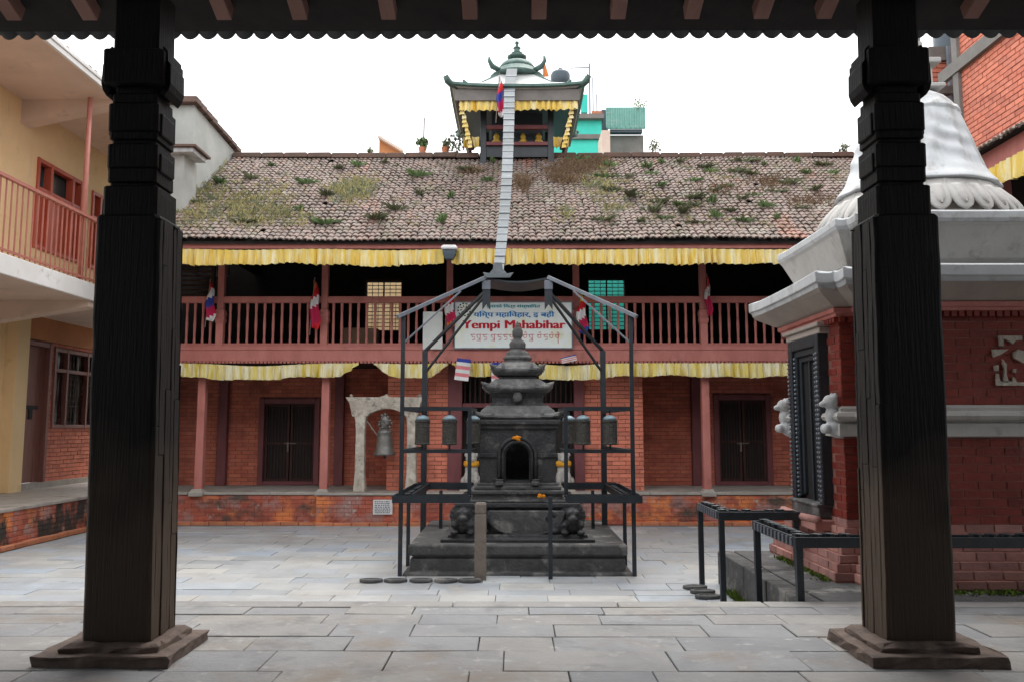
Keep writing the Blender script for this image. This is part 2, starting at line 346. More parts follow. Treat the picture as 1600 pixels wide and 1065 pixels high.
def valance(name, label, p0, p1, drop, m, sag=(), pitch=.115, amp=.062, group=None, roundends=False):
    """pleated cloth hanging from p0 to p1"""
    p0, p1 = Vector(p0), Vector(p1); Ln = (p1-p0).length; d = (p1-p0)/Ln; nrm = d.cross(Vector((0,0,1))).normalized()
    mb = MB(); us = [0]
    while us[-1] < Ln-pitch*.5: us.append(us[-1]+pitch*random.uniform(.6, 1.45)/4)
    us[-1] = Ln; n = len(us)-1; ph = [random.uniform(.25, 1.4) for _ in us]; off_ = [random.uniform(-.25, .25) for _ in us]
    def fn(i, j):
        u = us[round(i*n)]; k = round(i*n); t = u/Ln
        sg = sum(-s*math.exp(-((u-c)/wd)**2) for c, wd, s in sag)
        top = -(.0) + sg*.7
        dr = drop*(.94+.06*math.sin(u*2.3)+.05*math.sin(u*7.1+1)+.07*ph[k])
        if roundends: dr *= max(.12, 1-max(0, 1-min(u, Ln-u)/.42)**2)
        y = amp*(math.cos(k*math.pi/2)*ph[k])*(.35+.65*j)
        q = p0+d*(u+off_[k]*pitch*.25*j)+nrm*y; q.z = p0.z+(p1.z-p0.z)*t+top-dr*j+(.25*sg*j)
        return q
    mb.grid(fn, n, 4)
    return tag(mb.build(name, m, solid=.004), label, 'valance', group)

# ================================================================ GROUND
ground = MB().box(-300, 300, -60, 600, -.4, -.04).build('ground', M['bed']); structure(ground)
court = MB().box(-6.66, 6.9, 5.2, 13.9, -.039, -.012).build('courtyard', M['bed']); structure(court)
EZ, EY = .38, atZ(800, 940, .38).y            # raised floor of the pavilion and its edge
slabs_far = MB()
def paving(parent, x0, x1, y0, y1, zt, rd, wd, m, thick, split, far):
    y = y0
    while y < y1-.05:
        d = min(random.uniform(*rd), y1-y)
        if y1-(y+d) < .12: d = y1-y
        x = x0-random.uniform(0, .5)
        while x < x1:
            wv = random.uniform(*wd); a, b = max(x, x0), min(x+wv, x1)
            if b-a > .06:
                g = .0022; dz = random.uniform(-.003, .003); k = lambda: random.uniform(-.003, .003)
                tl = [random.uniform(-.003, .003) for _ in range(4)]
                vs = [(a+g+k(), y+g+k()), (b-g+k(), y+g+k()), (b-g+k(), y+d-g+k()), (a+g+k(), y+d-g+k())]
                e = .0035
                up = [(vs[i][0]+(e if i in (0, 3) else -e), vs[i][1]+(e if i in (0, 1) else -e), zt+dz+tl[i]) for i in range(4)]
                mid = [(vs[i][0], vs[i][1], zt+dz+tl[i]-.004) for i in range(4)]; lo = [(vs[i][0], vs[i][1], zt-thick) for i in range(4)]
                mb = MB() if y < split else far
                mb.add(lo+mid+up, [(0,1,5,4),(1,2,6,5),(2,3,7,6),(3,0,4,7),(4,5,9,8),(5,6,10,9),(6,7,11,10),(7,4,8,11),(8,9,10,11)])
                if y < split: mb.build('paving_slab', m, parent)
            x += wv
        y += d
paving(court, -6.6, 6.85, 6.95, 13.62, 0, (.24,.36), (.38,.85), M['slate'], .012, 9.6, slabs_far)
slabs_far.build('far_paving', M['slate'], court, kind='stuff')
pf = MB().box(-9, 9, -4.2, EY-.02, -.03, EZ-.03).build('pavilion_floor', M['bed']); structure(pf)
pfar = MB()
paving(pf, -4.6, 4.6, 2.6, EY-.16, EZ, (.26,.42), (.42,.95), M['flag'], .03, 9, pfar)
x = -8.9
while x < 8.9:                                  # long kerb stones along the edge
    wv = random.uniform(.7, 1.3)
    MB().box(x+.004, x+wv-.004, EY-.155, EY+.02, EZ-.14, EZ+.004).build('edge_stone', M['flag'], pf, bevel=.012); x += wv
x = -9
pfar.box(-8.9, 8.9, -4.1, 2.59, EZ-.029, EZ).box(-8.9, -4.61, 2.6, EY-.16, EZ-.029, EZ).box(4.61, 8.9, 2.6, EY-.16, EZ-.029, EZ)
pfar.build('floor_behind', M['flag'], pf)
MB().box(-8.9, 8.9, EY-.03, EY+.012, -.02, EZ-.145).build('edge_wall', M['basalt2'], pf)

# ================================================================ PAVILION OVERHEAD
pav = thing('pavilion_roof', 'dark timber roof with red rafters and wavy tin edge over the foreground', 'roof', (0, 4.5, 4.4))
EVY = 5.55; ez = az(52, EVY); sl = math.tan(R(20)); YB = -4.2
def rz(Y): return ez+(EVY-Y)*sl
def tinfn(u, v):
    X = -8.6+17.2*u; Y = EVY+.03-(EVY+.03-YB)*v; ph = (X-ax(553, EVY))/.1295
    return (X, Y, rz(Y)+.03-.048*abs(math.sin(math.pi*ph))**.75)
MB().grid(tinfn, 17*70, 2).build('corrugated_sheet', M['tin'], pav, solid=.006)
def deckbox(y0, y1, dz0, dz1, m, name):
    b = MB()
    for X0, X1 in ((-8.6, 8.6),):
        b.add([(X0,y0,rz(y0)+dz0),(X1,y0,rz(y0)+dz0),(X1,y1,rz(y1)+dz0),(X0,y1,rz(y1)+dz0),(X0,y0,rz(y0)+dz1),(X1,y0,rz(y0)+dz1),(X1,y1,rz(y1)+dz1),(X0,y1,rz(y1)+dz1)],
              [(0,3,2,1),(4,5,6,7),(0,1,5,4),(1,2,6,5),(2,3,7,6),(3,0,4,7)])
    return b.build(name, m, pav)
deckbox(YB, EVY-.10, -.07, -.035, M['deck'], 'roof_deck')
# laths between the rafters
for px in (-420, -290, -180, -80, 25, 143, 352, 470, 608, 735, 842, 965, 1080, 1188, 1286, 1400, 1515, 1640, 1760, 1880, 2010):
    X = ax(px, EVY-.30, 40)
    MB().bar((X, EVY-.30, rz(EVY-.30)-.125), (X, .2, rz(.2)-.125), .10, .11).build('rafter', M['rafter'], pav, bevel=.006)
MB().box(-8.6, 8.6, 4.26, 4.58, 4.12, 4.68).build('beam', M['timber'], pav, bevel=.02)

MB().box(-8.6, 8.6, -4.4, -4.15, EZ-.03, rz(YB)+.05).build('rear_light_blocker', M['gallery'], pav)  # unseen wall added behind the camera to keep the pillar fronts dark
for sx in (-1, 1):
    MB().box(min(sx*8.5, sx*8.75), max(sx*8.5, sx*8.75), -4.15, 2.2, EZ, rz(2.2)-.2).build('side_wall', M['gallery'], pav)  # unseen side walls, added to cut stray light on the pillars

def pillar(fx0, fx1, px_cap, label, inner):
    """fx0, fx1: pixel span of the shaft's front face near its foot"""
    Yf = atZ(fx0, 1003, .476).y; z0 = .476; Yb_ = atZ(150, 1043, EZ).y
    x0, x1 = ax(fx0, Yf, 1000), ax(fx1, Yf, 1000); cx = (x0+x1)/2; hw = (x1-x0)/2; hd = .165; cy = Yf+hd
    t = thing('carved_pillar', label, 'pillar', (cx, cy, EZ))
    def Z(py): return az(py, Yf)
    b = MB()
    zs = Z(338)
    cxt = at(px_cap, 338, Yf).x                      # the old posts lean a little outwards
    def lean(z): return (cxt-cx)*(z-z0)/(zs-z0)
    def ring(a, c, z, ch=.012):
        X = cx+lean(z)
        return [(X-a+ch,cy-c,z),(X+a-ch,cy-c,z),(X+a,cy-c+ch,z),(X+a,cy+c-ch,z),(X+a-ch,cy+c,z),(X-a+ch,cy+c,z),(X-a,cy+c-ch,z),(X-a,cy-c+ch,z)]
    n = 16; rg = []
    for i in range(n+1):
        z = z0+(zs-z0)*i/n; k = random.uniform(-.0015, .0015); rg.append(ring(hw+k, hd+k, z, .014+random.uniform(0, .008)))
    rg.append(ring(hw-.012, hd-.012, zs+.018, .02))
    b.loft(rg); sh = b.build('shaft', M['pillar'], t, bevel=.006)
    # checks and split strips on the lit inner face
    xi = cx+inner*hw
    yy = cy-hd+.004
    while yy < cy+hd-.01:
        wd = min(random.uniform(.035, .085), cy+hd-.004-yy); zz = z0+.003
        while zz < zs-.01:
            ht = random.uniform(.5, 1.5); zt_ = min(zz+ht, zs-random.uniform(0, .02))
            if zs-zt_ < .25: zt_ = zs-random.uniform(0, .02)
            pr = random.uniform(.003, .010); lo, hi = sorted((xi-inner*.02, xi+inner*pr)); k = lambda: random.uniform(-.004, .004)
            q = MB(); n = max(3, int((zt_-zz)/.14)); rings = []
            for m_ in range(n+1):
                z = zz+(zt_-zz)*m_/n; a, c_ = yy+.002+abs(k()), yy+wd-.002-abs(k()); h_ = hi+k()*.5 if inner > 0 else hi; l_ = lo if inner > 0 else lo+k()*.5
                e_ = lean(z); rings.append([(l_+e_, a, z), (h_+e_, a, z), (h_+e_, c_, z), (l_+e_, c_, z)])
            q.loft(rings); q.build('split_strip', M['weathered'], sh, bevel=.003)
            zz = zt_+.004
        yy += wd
    c = MB()
    blocks = [(340,287,.152,.142),(287,281,.128,.12),(281,258,.138,.128),(258,220,.142,.132),(220,213,.124,.116),(213,200,.136,.126),(200,156,.142,.132),(156,140,.128,.12),(140,127,.116,.108),(127,72,.172,.152),(72,-30,.130,.12)]
    rg = []
    for pa, pb, a, d in blocks:
        za, zb_ = Z(pa), Z(pb); s_ = .006
        rg += [ring(a-s_, d-s_, za+.001, .016), ring(a, d, za+s_, .016), ring(a, d, zb_-s_, .016), ring(a-s_, d-s_, zb_-.001, .016)]
    c.loft(rg+[ring(.124, .114, 4.12, .016)])
    cap = c.build('capital', M['timber'], t)
    # carved lugs: curled bracket cheeks and bead rows
    for s in (-1, 1):
        lx = cx+lean(Z(100))+s*(.176); q = MB()
        pts = [(0,Z(62)),(.03,Z(70)),(.034,Z(86)),(.05,Z(92)),(.054,Z(122)),(.044,Z(132)),(.02,Z(142)),(0,Z(138))]
        q.prism([(lx-s*.03+s*a, z) for a, z in (pts if s > 0 else pts)], cy-.10, cy+.10)
        q.build('bracket_cheek', M['timber'], cap, bevel=.005)
        g = MB()
        for k, (pa, pb) in enumerate(((168, 204), (232, 262), (294, 328))):
            X_ = cx+lean(Z(pa))+s*.135; g.box(X_-.018, X_+.018, cy-.09, cy+.09, Z(pb), Z(pa))
        g.build('carved_panel', M['timber'], cap, bevel=.01)
    # rough two-step stone foot
    def rough(hx, hy, za, zb, name, ox=0, oy=0, n=7, ta=.0):
        q = MB(); rings = []
        for z, kx in ((za, 1.0), (za+(zb-za)*.6, 1.0), (zb, 1.0-ta)):
            pts = []
            for side in range(4):
                for i in range(n):
                    f = -1+2*i/n
                    p = [(f,-1),(1,f),(-f,1),(-1,-f)][side]
                    pts.append((cx+ox+(p[0]*hx*kx)+random.uniform(-.012,.012), cy+oy+(p[1]*hy*kx)+random.uniform(-.012,.012), z+random.uniform(-.006,.006)))
            rings.append(pts)
        q.loft(rings); return q.build(name, M['basest'], t, bevel=.004)
    hy = cy+.30-Yb_; rough(.350, hy/2, EZ-.005, .437, 'foot_slab', ox=-.02 if inner > 0 else .02, oy=(Yb_+cy+.30)/2-cy)
    rough(.255, .225, .432, .482, 'foot_block', oy=0, ta=.12)
    return t
pillar(126, 232, 198, 'black carved timber pillar in the left foreground by the yellow building', 1)
pillar(1390, 1497, 1418, 'black carved timber pillar in the right foreground before the white shrine', -1)

# ================================================================ MAIN BUILDING
YF = atZ(400, 818, 0).y                       # plinth face
PZ = az(768, YF)
YW = 15.6                                     # ground floor rear wall
XL, XR = -6.6, 6.6
bld = thing('courtyard_house', 'long two storey brick house with red gallery and weedy tiled roof', 'building', (0, YF, 0))
YC = YF-.13; pcx0, pcx1 = ax(497, YC), ax(905, YC)
b = MB(); backing(b, 'x', XL, XR, -.02, PZ-.045, YF, depth=.4); backing(b, 'x', pcx0, pcx1, -.02, PZ-.045, YC, depth=.2)
pl = b.build('plinth', M['mortar'], bld)
b = MB(); wall_bricks(b, 'x', XL, pcx0-.002, 0, PZ-.05, YF, j=.006); wall_bricks(b, 'x', pcx1+.002, XR, 0, PZ-.05, YF, j=.006); wall_bricks(b, 'x', pcx0, pcx1, 0, PZ-.05, YC, j=.006)
b.build('plinth_bricks', M['brickplinth'], pl, kind='stuff')
x = XL
while x < XR:                                  # coping stones and terracotta kerb, one by one
    wv = random.uniform(.8, 1.5); c = x+wv/2; yf = YC if pcx0 < c < pcx1 else YF
    if x < pcx0 < x+wv: wv = pcx0-x
    elif x < pcx1 < x+wv: wv = pcx1-x
    c = x+wv/2; yf = YC if pcx0 < c < pcx1 else YF
    if wv > .02: MB().box(x+.003, min(x+wv, XR)-.003, yf-.02, YF+.55, PZ-.046+random.uniform(-.003,.003), PZ+random.uniform(-.004,.004)).build('coping_stone', M['coping'], pl, bevel=.008)
    x += wv
x = XL
while x < XR:
    wv = .30; c = x+wv/2; yf = YC if pcx0-.05 < c < pcx1 else YF
    if not (1.6 < c < 1.75): MB().box(x+.004, x+wv-.004, yf-.075, yf+.01, -.02, .04+random.uniform(-.006,.006)).build('kerb_tile', M['terra'], pl, bevel=.008)
    x += wv
MB().box(XL, XR, YF+.5, YW+.2, PZ-.05, PZ-.004).build('veranda_floor', M['coping'], bld)
GZ = az(540, YF-.05); G0 = az(566, YF-.05)    # gallery edge beam top and bottom
# ground floor rear wall
D1 = (ax(405, YW), ax(500, YW), PZ-.1, az(622, YW)); D2 = (ax(1115, YW), ax(1205, YW), PZ-.1, az(616, YW))
ops = (D1, D2)
b = MB(); backing(b, 'x', XL, XR, PZ-.02, G0+.1, YW, depth=.25, openings=ops); wl = b.build('wall', M['mortar'], bld)
b = MB(); wall_bricks(b, 'x', XL, XR, PZ, G0+.05, YW, openings=ops); b.build('wall_bricks', M['brick'], wl, kind='stuff')
for D, px0, px1, nm in ((D1, 405, 500, 'l'), (D2, 1115, 1205, 'r')):
    x0, x1, _, zt = D
    dr = MB().box(x0+.0, x0+.10, YW-.05, YW+.16, PZ-.003, zt).box(x1-.10, x1, YW-.05, YW+.16, PZ-.003, zt).box(x0+.101, x1-.101, YW-.045, YW+.16, zt-.10, zt).box(x0+.101, x1-.101, YW-.04, YW+.16, PZ-.003, PZ+.07)
    dr = dr.build('door', M['maroon'], bld, bevel=.01)
    xm = (x0+x1)/2; MB().box(x0+.02, x1-.02, YW+.17, YW+.2, PZ, zt).build('door_back', M['gallery'], dr)
    for s in (-1, 1):
        a, c = sorted((xm+s*.012, xm+s*((x1-x0)/2-.105)))
        lf = MB().box(a, c, YW+.07, YW+.10, PZ+.07, zt-.10).build('door_leaf', M['gallery'], dr)
        f = MB(); zm = PZ+.07+(zt-PZ-.17)*.47
        f.box(a, a+.045, YW+.035, YW+.069, PZ+.07, zt-.10).box(c-.045, c, YW+.035, YW+.069, PZ+.07, zt-.10)
        for z in (PZ+.07, zm, zt-.15): f.box(a+.046, c-.046, YW+.037, YW+.069, z, z+.045)
        f.build('door_stile', M['darkwood'], dr)
        for k in range(6):
            X = a+.045+(c-a-.09)*(k+.5)/6
            MB().box(X-.007, X+.007, YW+.04, YW+.055, PZ+.115, zt-.15).build('door_bar', M['darkwood'], dr)
    MB().tube((xm-.03, YW+.02, az(690, YW)), (xm-.03, YW+.02, az(705, YW)), .02).tube((xm-.1, YW+.025, az(692, YW)), (xm+.12, YW+.025, az(692, YW)), .012).build('door_lock', M['post'], dr)
for px in (348, 530, 1088, 392):
    X = ax(px, YW-.1)
    if px != 392: MB().box(X-.085, X+.085, YW-.14, YW-.012, PZ-.003, G0+.02).build('pilaster', M['maroon'], bld, bevel=.008)
# central bay
YB2 = YF+.42; cb0, cb1, d0, d1 = ax(605, YB2), ax(1005, YB2), ax(700, YB2), ax(913, YB2)
for a, c, nm in ((cb0, d0, 0), (d1, cb1, 1)):
    b = MB(); backing(b, 'x', a+.01, c-.01, PZ-.003, G0+.05, YB2, depth=.16); w2 = b.build('bay_wall', M['mortar'], bld)
    b = MB(); wall_bricks(b, 'x', a, c, PZ, G0+.03, YB2)
    e = a if nm == 0 else c
    wall_bricks(b, 'y', YB2+.09, YW, PZ, G0+.03, e, -1 if nm == 0 else 1)
    b.build('bay_bricks', M['brickorange'], w2, kind='stuff')
    q = MB(); backing(q, 'y', YB2+.17, YW, PZ-.003, G0+.05, e, -1 if nm == 0 else 1, depth=.1); q.build('bay_core', M['mortar'], w2)
dr = MB().box(d0-.001, ax(722, YB2), YB2-.06, YB2+.2, PZ-.003, G0+.02).box(ax(897, YB2), d1+.001, YB2-.06, YB2+.2, PZ-.003, G0+.02)
j0, j1 = ax(722, YB2), ax(897, YB2); zr = az(632, YB2)
dr.box(j0+.001, j1-.001, YB2-.03, YB2+.18, zr-.045, zr+.03)
dr = dr.build('shrine_doorway', M['maroon'], bld, bevel=.01)
MB().box(j0, j1, YB2+.28, YB2+.32, PZ-.003, G0+.02).build('door_leaf', M['gallery'], dr)
n = 22
for k in range(n):
    X = j0+(j1-j0)*(k+.5)/n
    MB().box(X-.012, X+.012, YB2+.08, YB2+.10, zr+.03, G0+.02).build('lattice_slat', M['darkwood'], dr)
# veranda posts
for px in (314, 508, 1103):
    X = ax(px, YF+.07); zb = az(765, YF+.02)
    p = MB().sq([(.068,.068,PZ+.02),(.066,.066,1.7),(.066,.066,G0+.01)], X, YF+.09).build('veranda_post', M['red'], bld, bevel=.012)
    MB().sq([(.12,.12,PZ-.07),(.12,.12,PZ+.0),(.095,.095,PZ+.02),(.08,.08,PZ+.05)], X, YF+.045).build('post_base', M['coping'], p, bevel=.01)
# gallery
MB().box(XL, XR, YF-.02, 17.7, G0+.02, GZ-.03).build('gallery_floor', M['deck'], bld)
MB().box(XL, XR, YF-.09, YF-.021, G0+.02, GZ).box(XL, XR, YF-.105, YF-.09, GZ-.075, GZ-.02).build('edge_beam', M['red'], bld, bevel=.008)
b = MB(); n = int((XR-XL)/.065)
for k in range(n):
    X = XL+k*.065; b.box(X+.008, X+.052, YF-.10, YF-.03, G0-.012, G0+.019)
b.build('carved_teeth', M['red'], bld, kind='stuff')
RZ1, RZ0 = az(463, YF-.02), az(473, YF-.02)
YP = YF+.02; EZ2 = az(378, 12.75)
upx = [346, 508, 703, 900, 1098, 1290]
for px in upx:
    X = ax(px, YP, 470)
    MB().box(X-.062, X+.062, YP-.06, YP+.06, GZ-.02, az(506, YP)).sq([(.066,.066,az(506,YP)+.001),(.08,.08,az(500,YP)),(.07,.07,az(496,YP)),(.082,.082,az(490,YP)),(.066,.066,az(484,YP))], X, YP).box(X-.055, X+.055, YP-.055, YP+.055, az(483.5, YP), EZ2+.5).build('gallery_post', M['red'], bld, bevel=.006)
bal = MB().box(XL, XR, YP-.045, YP+.045, RZ0, RZ1).box(XL, XR, YP-.03, YP+.03, GZ+.001, GZ+.05).build('balustrade', M['red'], bld, bevel=.008)
bm = MB().lathe([(.024,0),(.024,.05),(.019,.10),(.026,.30),(.020,.52),(.026,.60),(.026,RZ0-GZ-.045)], n=8)
bm = bm.build('baluster', M['red'], bal, smooth=False); bme = bm.data; bpy.data.objects.remove(bm)
pxs = [281, 292, 304.5, 317, 329]
edges = [346, 508, 703, 900, 1098, 1290, 1400]
for a, c in zip(edges, edges[1:]):
    n = round((c-a)/13.3); pxs += [a+(c-a)*k/n for k in range(1, n)]
for px in pxs:
    inst(bme, 'baluster', bal, (ax(px, YP, 505), YP, GZ+.048))
# upper rear wall with two see-through windows
YR = 17.5
W1 = (ax(572, YR, 475), ax(627, YR, 475), az(516, YR), az(440, YR)); W2 = (ax(920, YR, 475), ax(976, YR, 475), az(515, YR), az(437, YR))
b = MB(); backing(b, 'x', XL, XR, 0, 5.85, YR, depth=.15, inset=0, openings=(W1, W2)); b.build('gallery_rear_wall', M['gallery'], bld)
for W in (W1, W2):
    x0, x1, z0, z1 = W
    wf = MB().box(x0-.06, x0, YR-.04, YR+.1, z0-.06, z1+.06).box(x1, x1+.06, YR-.04, YR+.1, z0-.06, z1+.06).box(x0, x1, YR-.04, YR+.1, z1, z1+.06).box(x0, x1, YR-.04, YR+.1, z0-.06, z0).box((x0+x1)/2-.015, (x0+x1)/2+.015, YR-.01, YR+.03, z0, z1)
    wf = wf.build('rear_window', M['darkwood'], bld)
    for k in range(1, 13):
        z = z0+(z1-z0)*k/13; MB().box(x0, x1, YR+.035, YR+.045, z-.008, z+.008).build('window_bar', M['ironlight'] if k % 4 == 0 else M['wicker'], wf)
    for k in range(1, 6):
        X = x0+(x1-x0)*k/6; MB().box(X-.006, X+.006, YR+.046, YR+.054, z0, z1).build('window_bar', M['ironlight'], wf)
# lattice screen in the first bay
x0, x1 = ax(262, YP+.6, 440), ax(336, YP+.6, 440)
sc = MB().box(x1-.05, x1, YP+.55, YP+.62, GZ, EZ2+.3).build('lattice_screen', M['darkwood'], bld)
for k in range(9):
    z = az(462, YP+.6)+k*.085; MB().box(x0, x1-.051, YP+.57, YP+.59, z, z+.035).build('screen_slat', M['darkwood'], sc)
# end walls
for X in (XL, XR):
    MB().box(X-.12 if X < 0 else X, X if X < 0 else X+.12, YF+.02, 18, 0, 5.3).build('end_wall', M['gallery'], bld)
# roof
YE, YRG = 12.58, 16.1
ze, zr_ = az(374, YE), az(247, YRG); sv = Vector((0, YRG-YE, zr_-ze)); svl = sv.length; sn = sv.normalized()
XRL, XRR = -5.69, XR+.5
rf = MB().add([(XRL,YE+.05,ze-.06),(XRR,YE+.05,ze-.06),(XRR,YRG,zr_-.07),(XRL,YRG,zr_-.07),(XRL,YE+.05,ze-.02),(XRR,YE+.05,ze-.02),(XRR,YRG,zr_-.02),(XRL,YRG,zr_-.02)],
   [(0,3,2,1),(4,5,6,7),(0,1,5,4),(1,2,6,5),(2,3,7,6),(3,0,4,7)])
yb = 17.9; zbk = zr_-(yb-YRG)*sv.z/sv.y
rf.add([(XRL,yb,zbk-.06),(XRR,yb,zbk-.06),(XRR,YRG+.002,zr_-.07),(XRL,YRG+.002,zr_-.07),(XRL,yb,zbk-.02),(XRR,yb,zbk-.02),(XRR,YRG+.002,zr_-.02),(XRL,YRG+.002,zr_-.02)],
   [(0,3,2,1),(4,5,6,7),(0,1,5,4),(1,2,6,5),(2,3,7,6),(3,0,4,7)])
zk = lambda Y: ze+(Y-YE)*sv.z/sv.y
rf.add([(-6.36,YE+.05,ze-.06),(XRL-.002,YE+.05,ze-.06),(XRL-.002,14.0,zk(14.0)-.06),(-6.36,14.0,zk(14.0)-.06),(-6.36,YE+.05,ze-.02),(XRL-.002,YE+.05,ze-.02),(XRL-.002,14.0,zk(14.0)-.02),(-6.36,14.0,zk(14.0)-.02)],
   [(0,3,2,1),(4,5,6,7),(0,1,5,4),(1,2,6,5),(2,3,7,6),(3,0,4,7)])
rf = rf.build('roof', M['deck'], bld)
b = MB(); tiles(b, (XRL, YE, ze), (1,0,0), sn, XRR-XRL, svl); tiles(b, (-6.36, YE, ze), (1,0,0), sn, .66, 1.75); b.build('roof_tiles', M['tile'], rf, kind='stuff')
b = MB(); tiles(b, (XRL, yb, zbk), (1,0,0), (0, -sn.y, sn.z), XRR-XRL, math.hypot(yb-YRG, zr_-zbk), .2, .3); b.build('rear_tiles', M['tile'], rf, kind='stuff')
x = XRL
while x < XRR:
    wv = random.uniform(.35, .6); z = zr_+random.uniform(-.01, .012)
    MB().prism([(x, z-.03), (x+wv-.004, z-.03), (x+wv-.004, z+.05), (x+wv-.03, z+.075), (x+.02, z+.072), (x, z+.05)], YRG-.13, YRG+.13).build('ridge_piece', M['ridge'], rf, bevel=.02); x += wv
zf0, zf1 = az(389, YE+.12), az(376.5, YE+.12)
MB().box(-6.36, XRR, YE+.10, YE+.14, zf0, zf1-.01).build('eave_board', M['red'], rf, bevel=.006)
for k in range(int((XRR-XRL)/.55)):
    X = XRL+.2+k*.55; MB().bar((X, YE+.16, ze-.10), (X, YRG-.1, zr_-.15), .07, .09).build('rafter', M['darkwood'], rf)
for X in (XRL+.05, XRR-.6):
    MB().add([(X,YE+.9,ze+.35),(X,17.8,ze+.35),(X,YRG,zr_-.1),(X+.1,YE+.9,ze+.35),(X+.1,17.8,ze+.35),(X+.1,YRG,zr_-.1)], [(0,1,2),(5,4,3),(0,3,4,1),(1,4,5,2),(2,5,3,0)]).build('gable', M['gallery'], rf)
ZROOF = lambda Y: ze+(Y-YE)*sv.z/sv.y

# ================================================================ LEFT YELLOW BUILDING
XP = atZ(0, 858, 0).x; XWG, XWU, XB = -8.55, -8.0, -6.6
lb = thing('yellow_building', 'yellow balconied house with red railing and brick ground floor', 'building', (XP, 12, 0))
Y0, Y1 = 7.0, 17.0
b = MB(); backing(b, 'y', Y0, 13.6, -.02, PZ-.05, XP, 1, depth=.4); lp = b.build('plinth', M['mortar'], lb)
b = MB(); wall_bricks(b, 'y', Y0, 13.6, 0, PZ-.055, XP, 1, j=.007); b.build('plinth_bricks', M['brickmould'], lp, kind='stuff')
MB().box(XWG-.3, XP+.03, Y0, 13.62, PZ-.05, PZ).box(XWG-.3, XL-.13, 13.621, Y1, PZ-.05, PZ).build('porch_floor', M['coping'], lb, bevel=.01)
y = Y0
while y < 13.5:
    MB().box(XP-.01, XP+.085, y+.004, y+.296, -.02, .045+random.uniform(-.006,.006)).build('kerb_tile', M['terra'], lp, bevel=.008); y += .3
def yX(px, X, py=667): return atX(px, py, X).y
dY0, dY1, wY0, wY1 = yX(24, XWG), yX(73, XWG), yX(78, XWG), yX(150, XWG)
DZ1 = atX(40, 530, XWG).z; WZ0, WZ1 = atX(100, 668, XWG).z, DZ1-.05
ops = ((dY0, dY1, 0, DZ1), (wY0, wY1, WZ0, WZ1))
b = MB(); backing(b, 'y', Y0, Y1, PZ-.01, 3.6, XWG, 1, depth=.25, openings=ops); lw = b.build('wall', M['mortar'], lb)
b = MB(); wall_bricks(b, 'y', yX(18, XWG), Y1, PZ+.1, DZ1+.02, XWG, 1, openings=ops, bh=.065); b.build('wall_bricks', M['brickorange'], lw, kind='stuff')
MB().box(XWG-.2, XWG+.012, Y0, yX(18, XWG)-.01, PZ, 3.6).build('yellow_wall', M['yellowwall'], lw)
MB().box(XWG-.2, XWG+.012, yX(18, XWG), Y1, DZ1+.03, 3.6).build('plaster_band', M['orangeplaster'], lw)
MB().box(XWG-.1, XWG+.05, yX(18, XWG), Y1, PZ-.003, PZ+.10).build('wall_foot', M['coping'], lw)
MB().box(XWG+.013, XWG+.22, yX(2, XWG)-.05, yX(19, XWG), PZ-.003, 3.61).build('pilaster', M['yellowwall'], lb, bevel=.01)
dr = MB()
dr.box(XWG-.14, XWG+.03, dY0, dY0+.08, PZ+.02, DZ1).box(XWG-.14, XWG+.03, dY1-.08, dY1, PZ+.02, DZ1).box(XWG-.14, XWG+.025, dY0+.081, dY1-.081, DZ1-.08, DZ1)
dr = dr.build('door', M['purplewood'], lb, bevel=.008)
for k in range(4):
    a = dY0+.08+(dY1-dY0-.16)*k/4; MB().box(XWG-.10, XWG-.06+.01*(k % 2), a+.004, a+(dY1-dY0-.16)/4-.004, PZ+.11, DZ1-.08).build('door_plank', M['purplewood'], dr, bevel=.006)
MB().box(XWG-.06, XWG-.035, dY0+.25, dY1-.25, 1.93, 1.99).box(XWG-.05, XWG-.03, (dY0+dY1)/2-.05, (dY0+dY1)/2+.05, 1.75, 1.93).build('door_bolt', M['black'], dr)
wn = MB(); zt2 = WZ0+(WZ1-WZ0)*.70
for a, c in ((wY0, wY0+.07), (wY0+.42, wY0+.48), (wY1-.5, wY1-.44), (wY1-.07, wY1)): wn.box(XWG-.12, XWG+.03, a, c, WZ0, WZ1)
for z in (WZ0, zt2, WZ1-.07): wn.box(XWG-.115, XWG+.025, wY0+.07, wY1-.07, z, z+.065)
wn = wn.build('window', M['purplewood'], lb, bevel=.006)
MB().box(XWG-.2, XWG-.17, wY0, wY1, WZ0, WZ1).build('pane', M['glass'], wn)
for k in range(26):
    q = k/26; yy = wY0+.08+(wY1-wY0-.16)*(k % 13+.5)/13
    for s in (-1, 1): MB().bar((XWG-.05, yy-s*.07, WZ0+.07), (XWG-.05, yy+s*.07, WZ1-.07), .012).build('grille_bar', M['darkwood'], wn) if k < 13 else None
for k in range(9):
    z = WZ0+.1+(zt2-WZ0-.1)*k/9; MB().box(XWG-.055, XWG-.045, wY0+.07, wY1-.07, z, z+.012).build('grille_bar', M['darkwood'], wn)
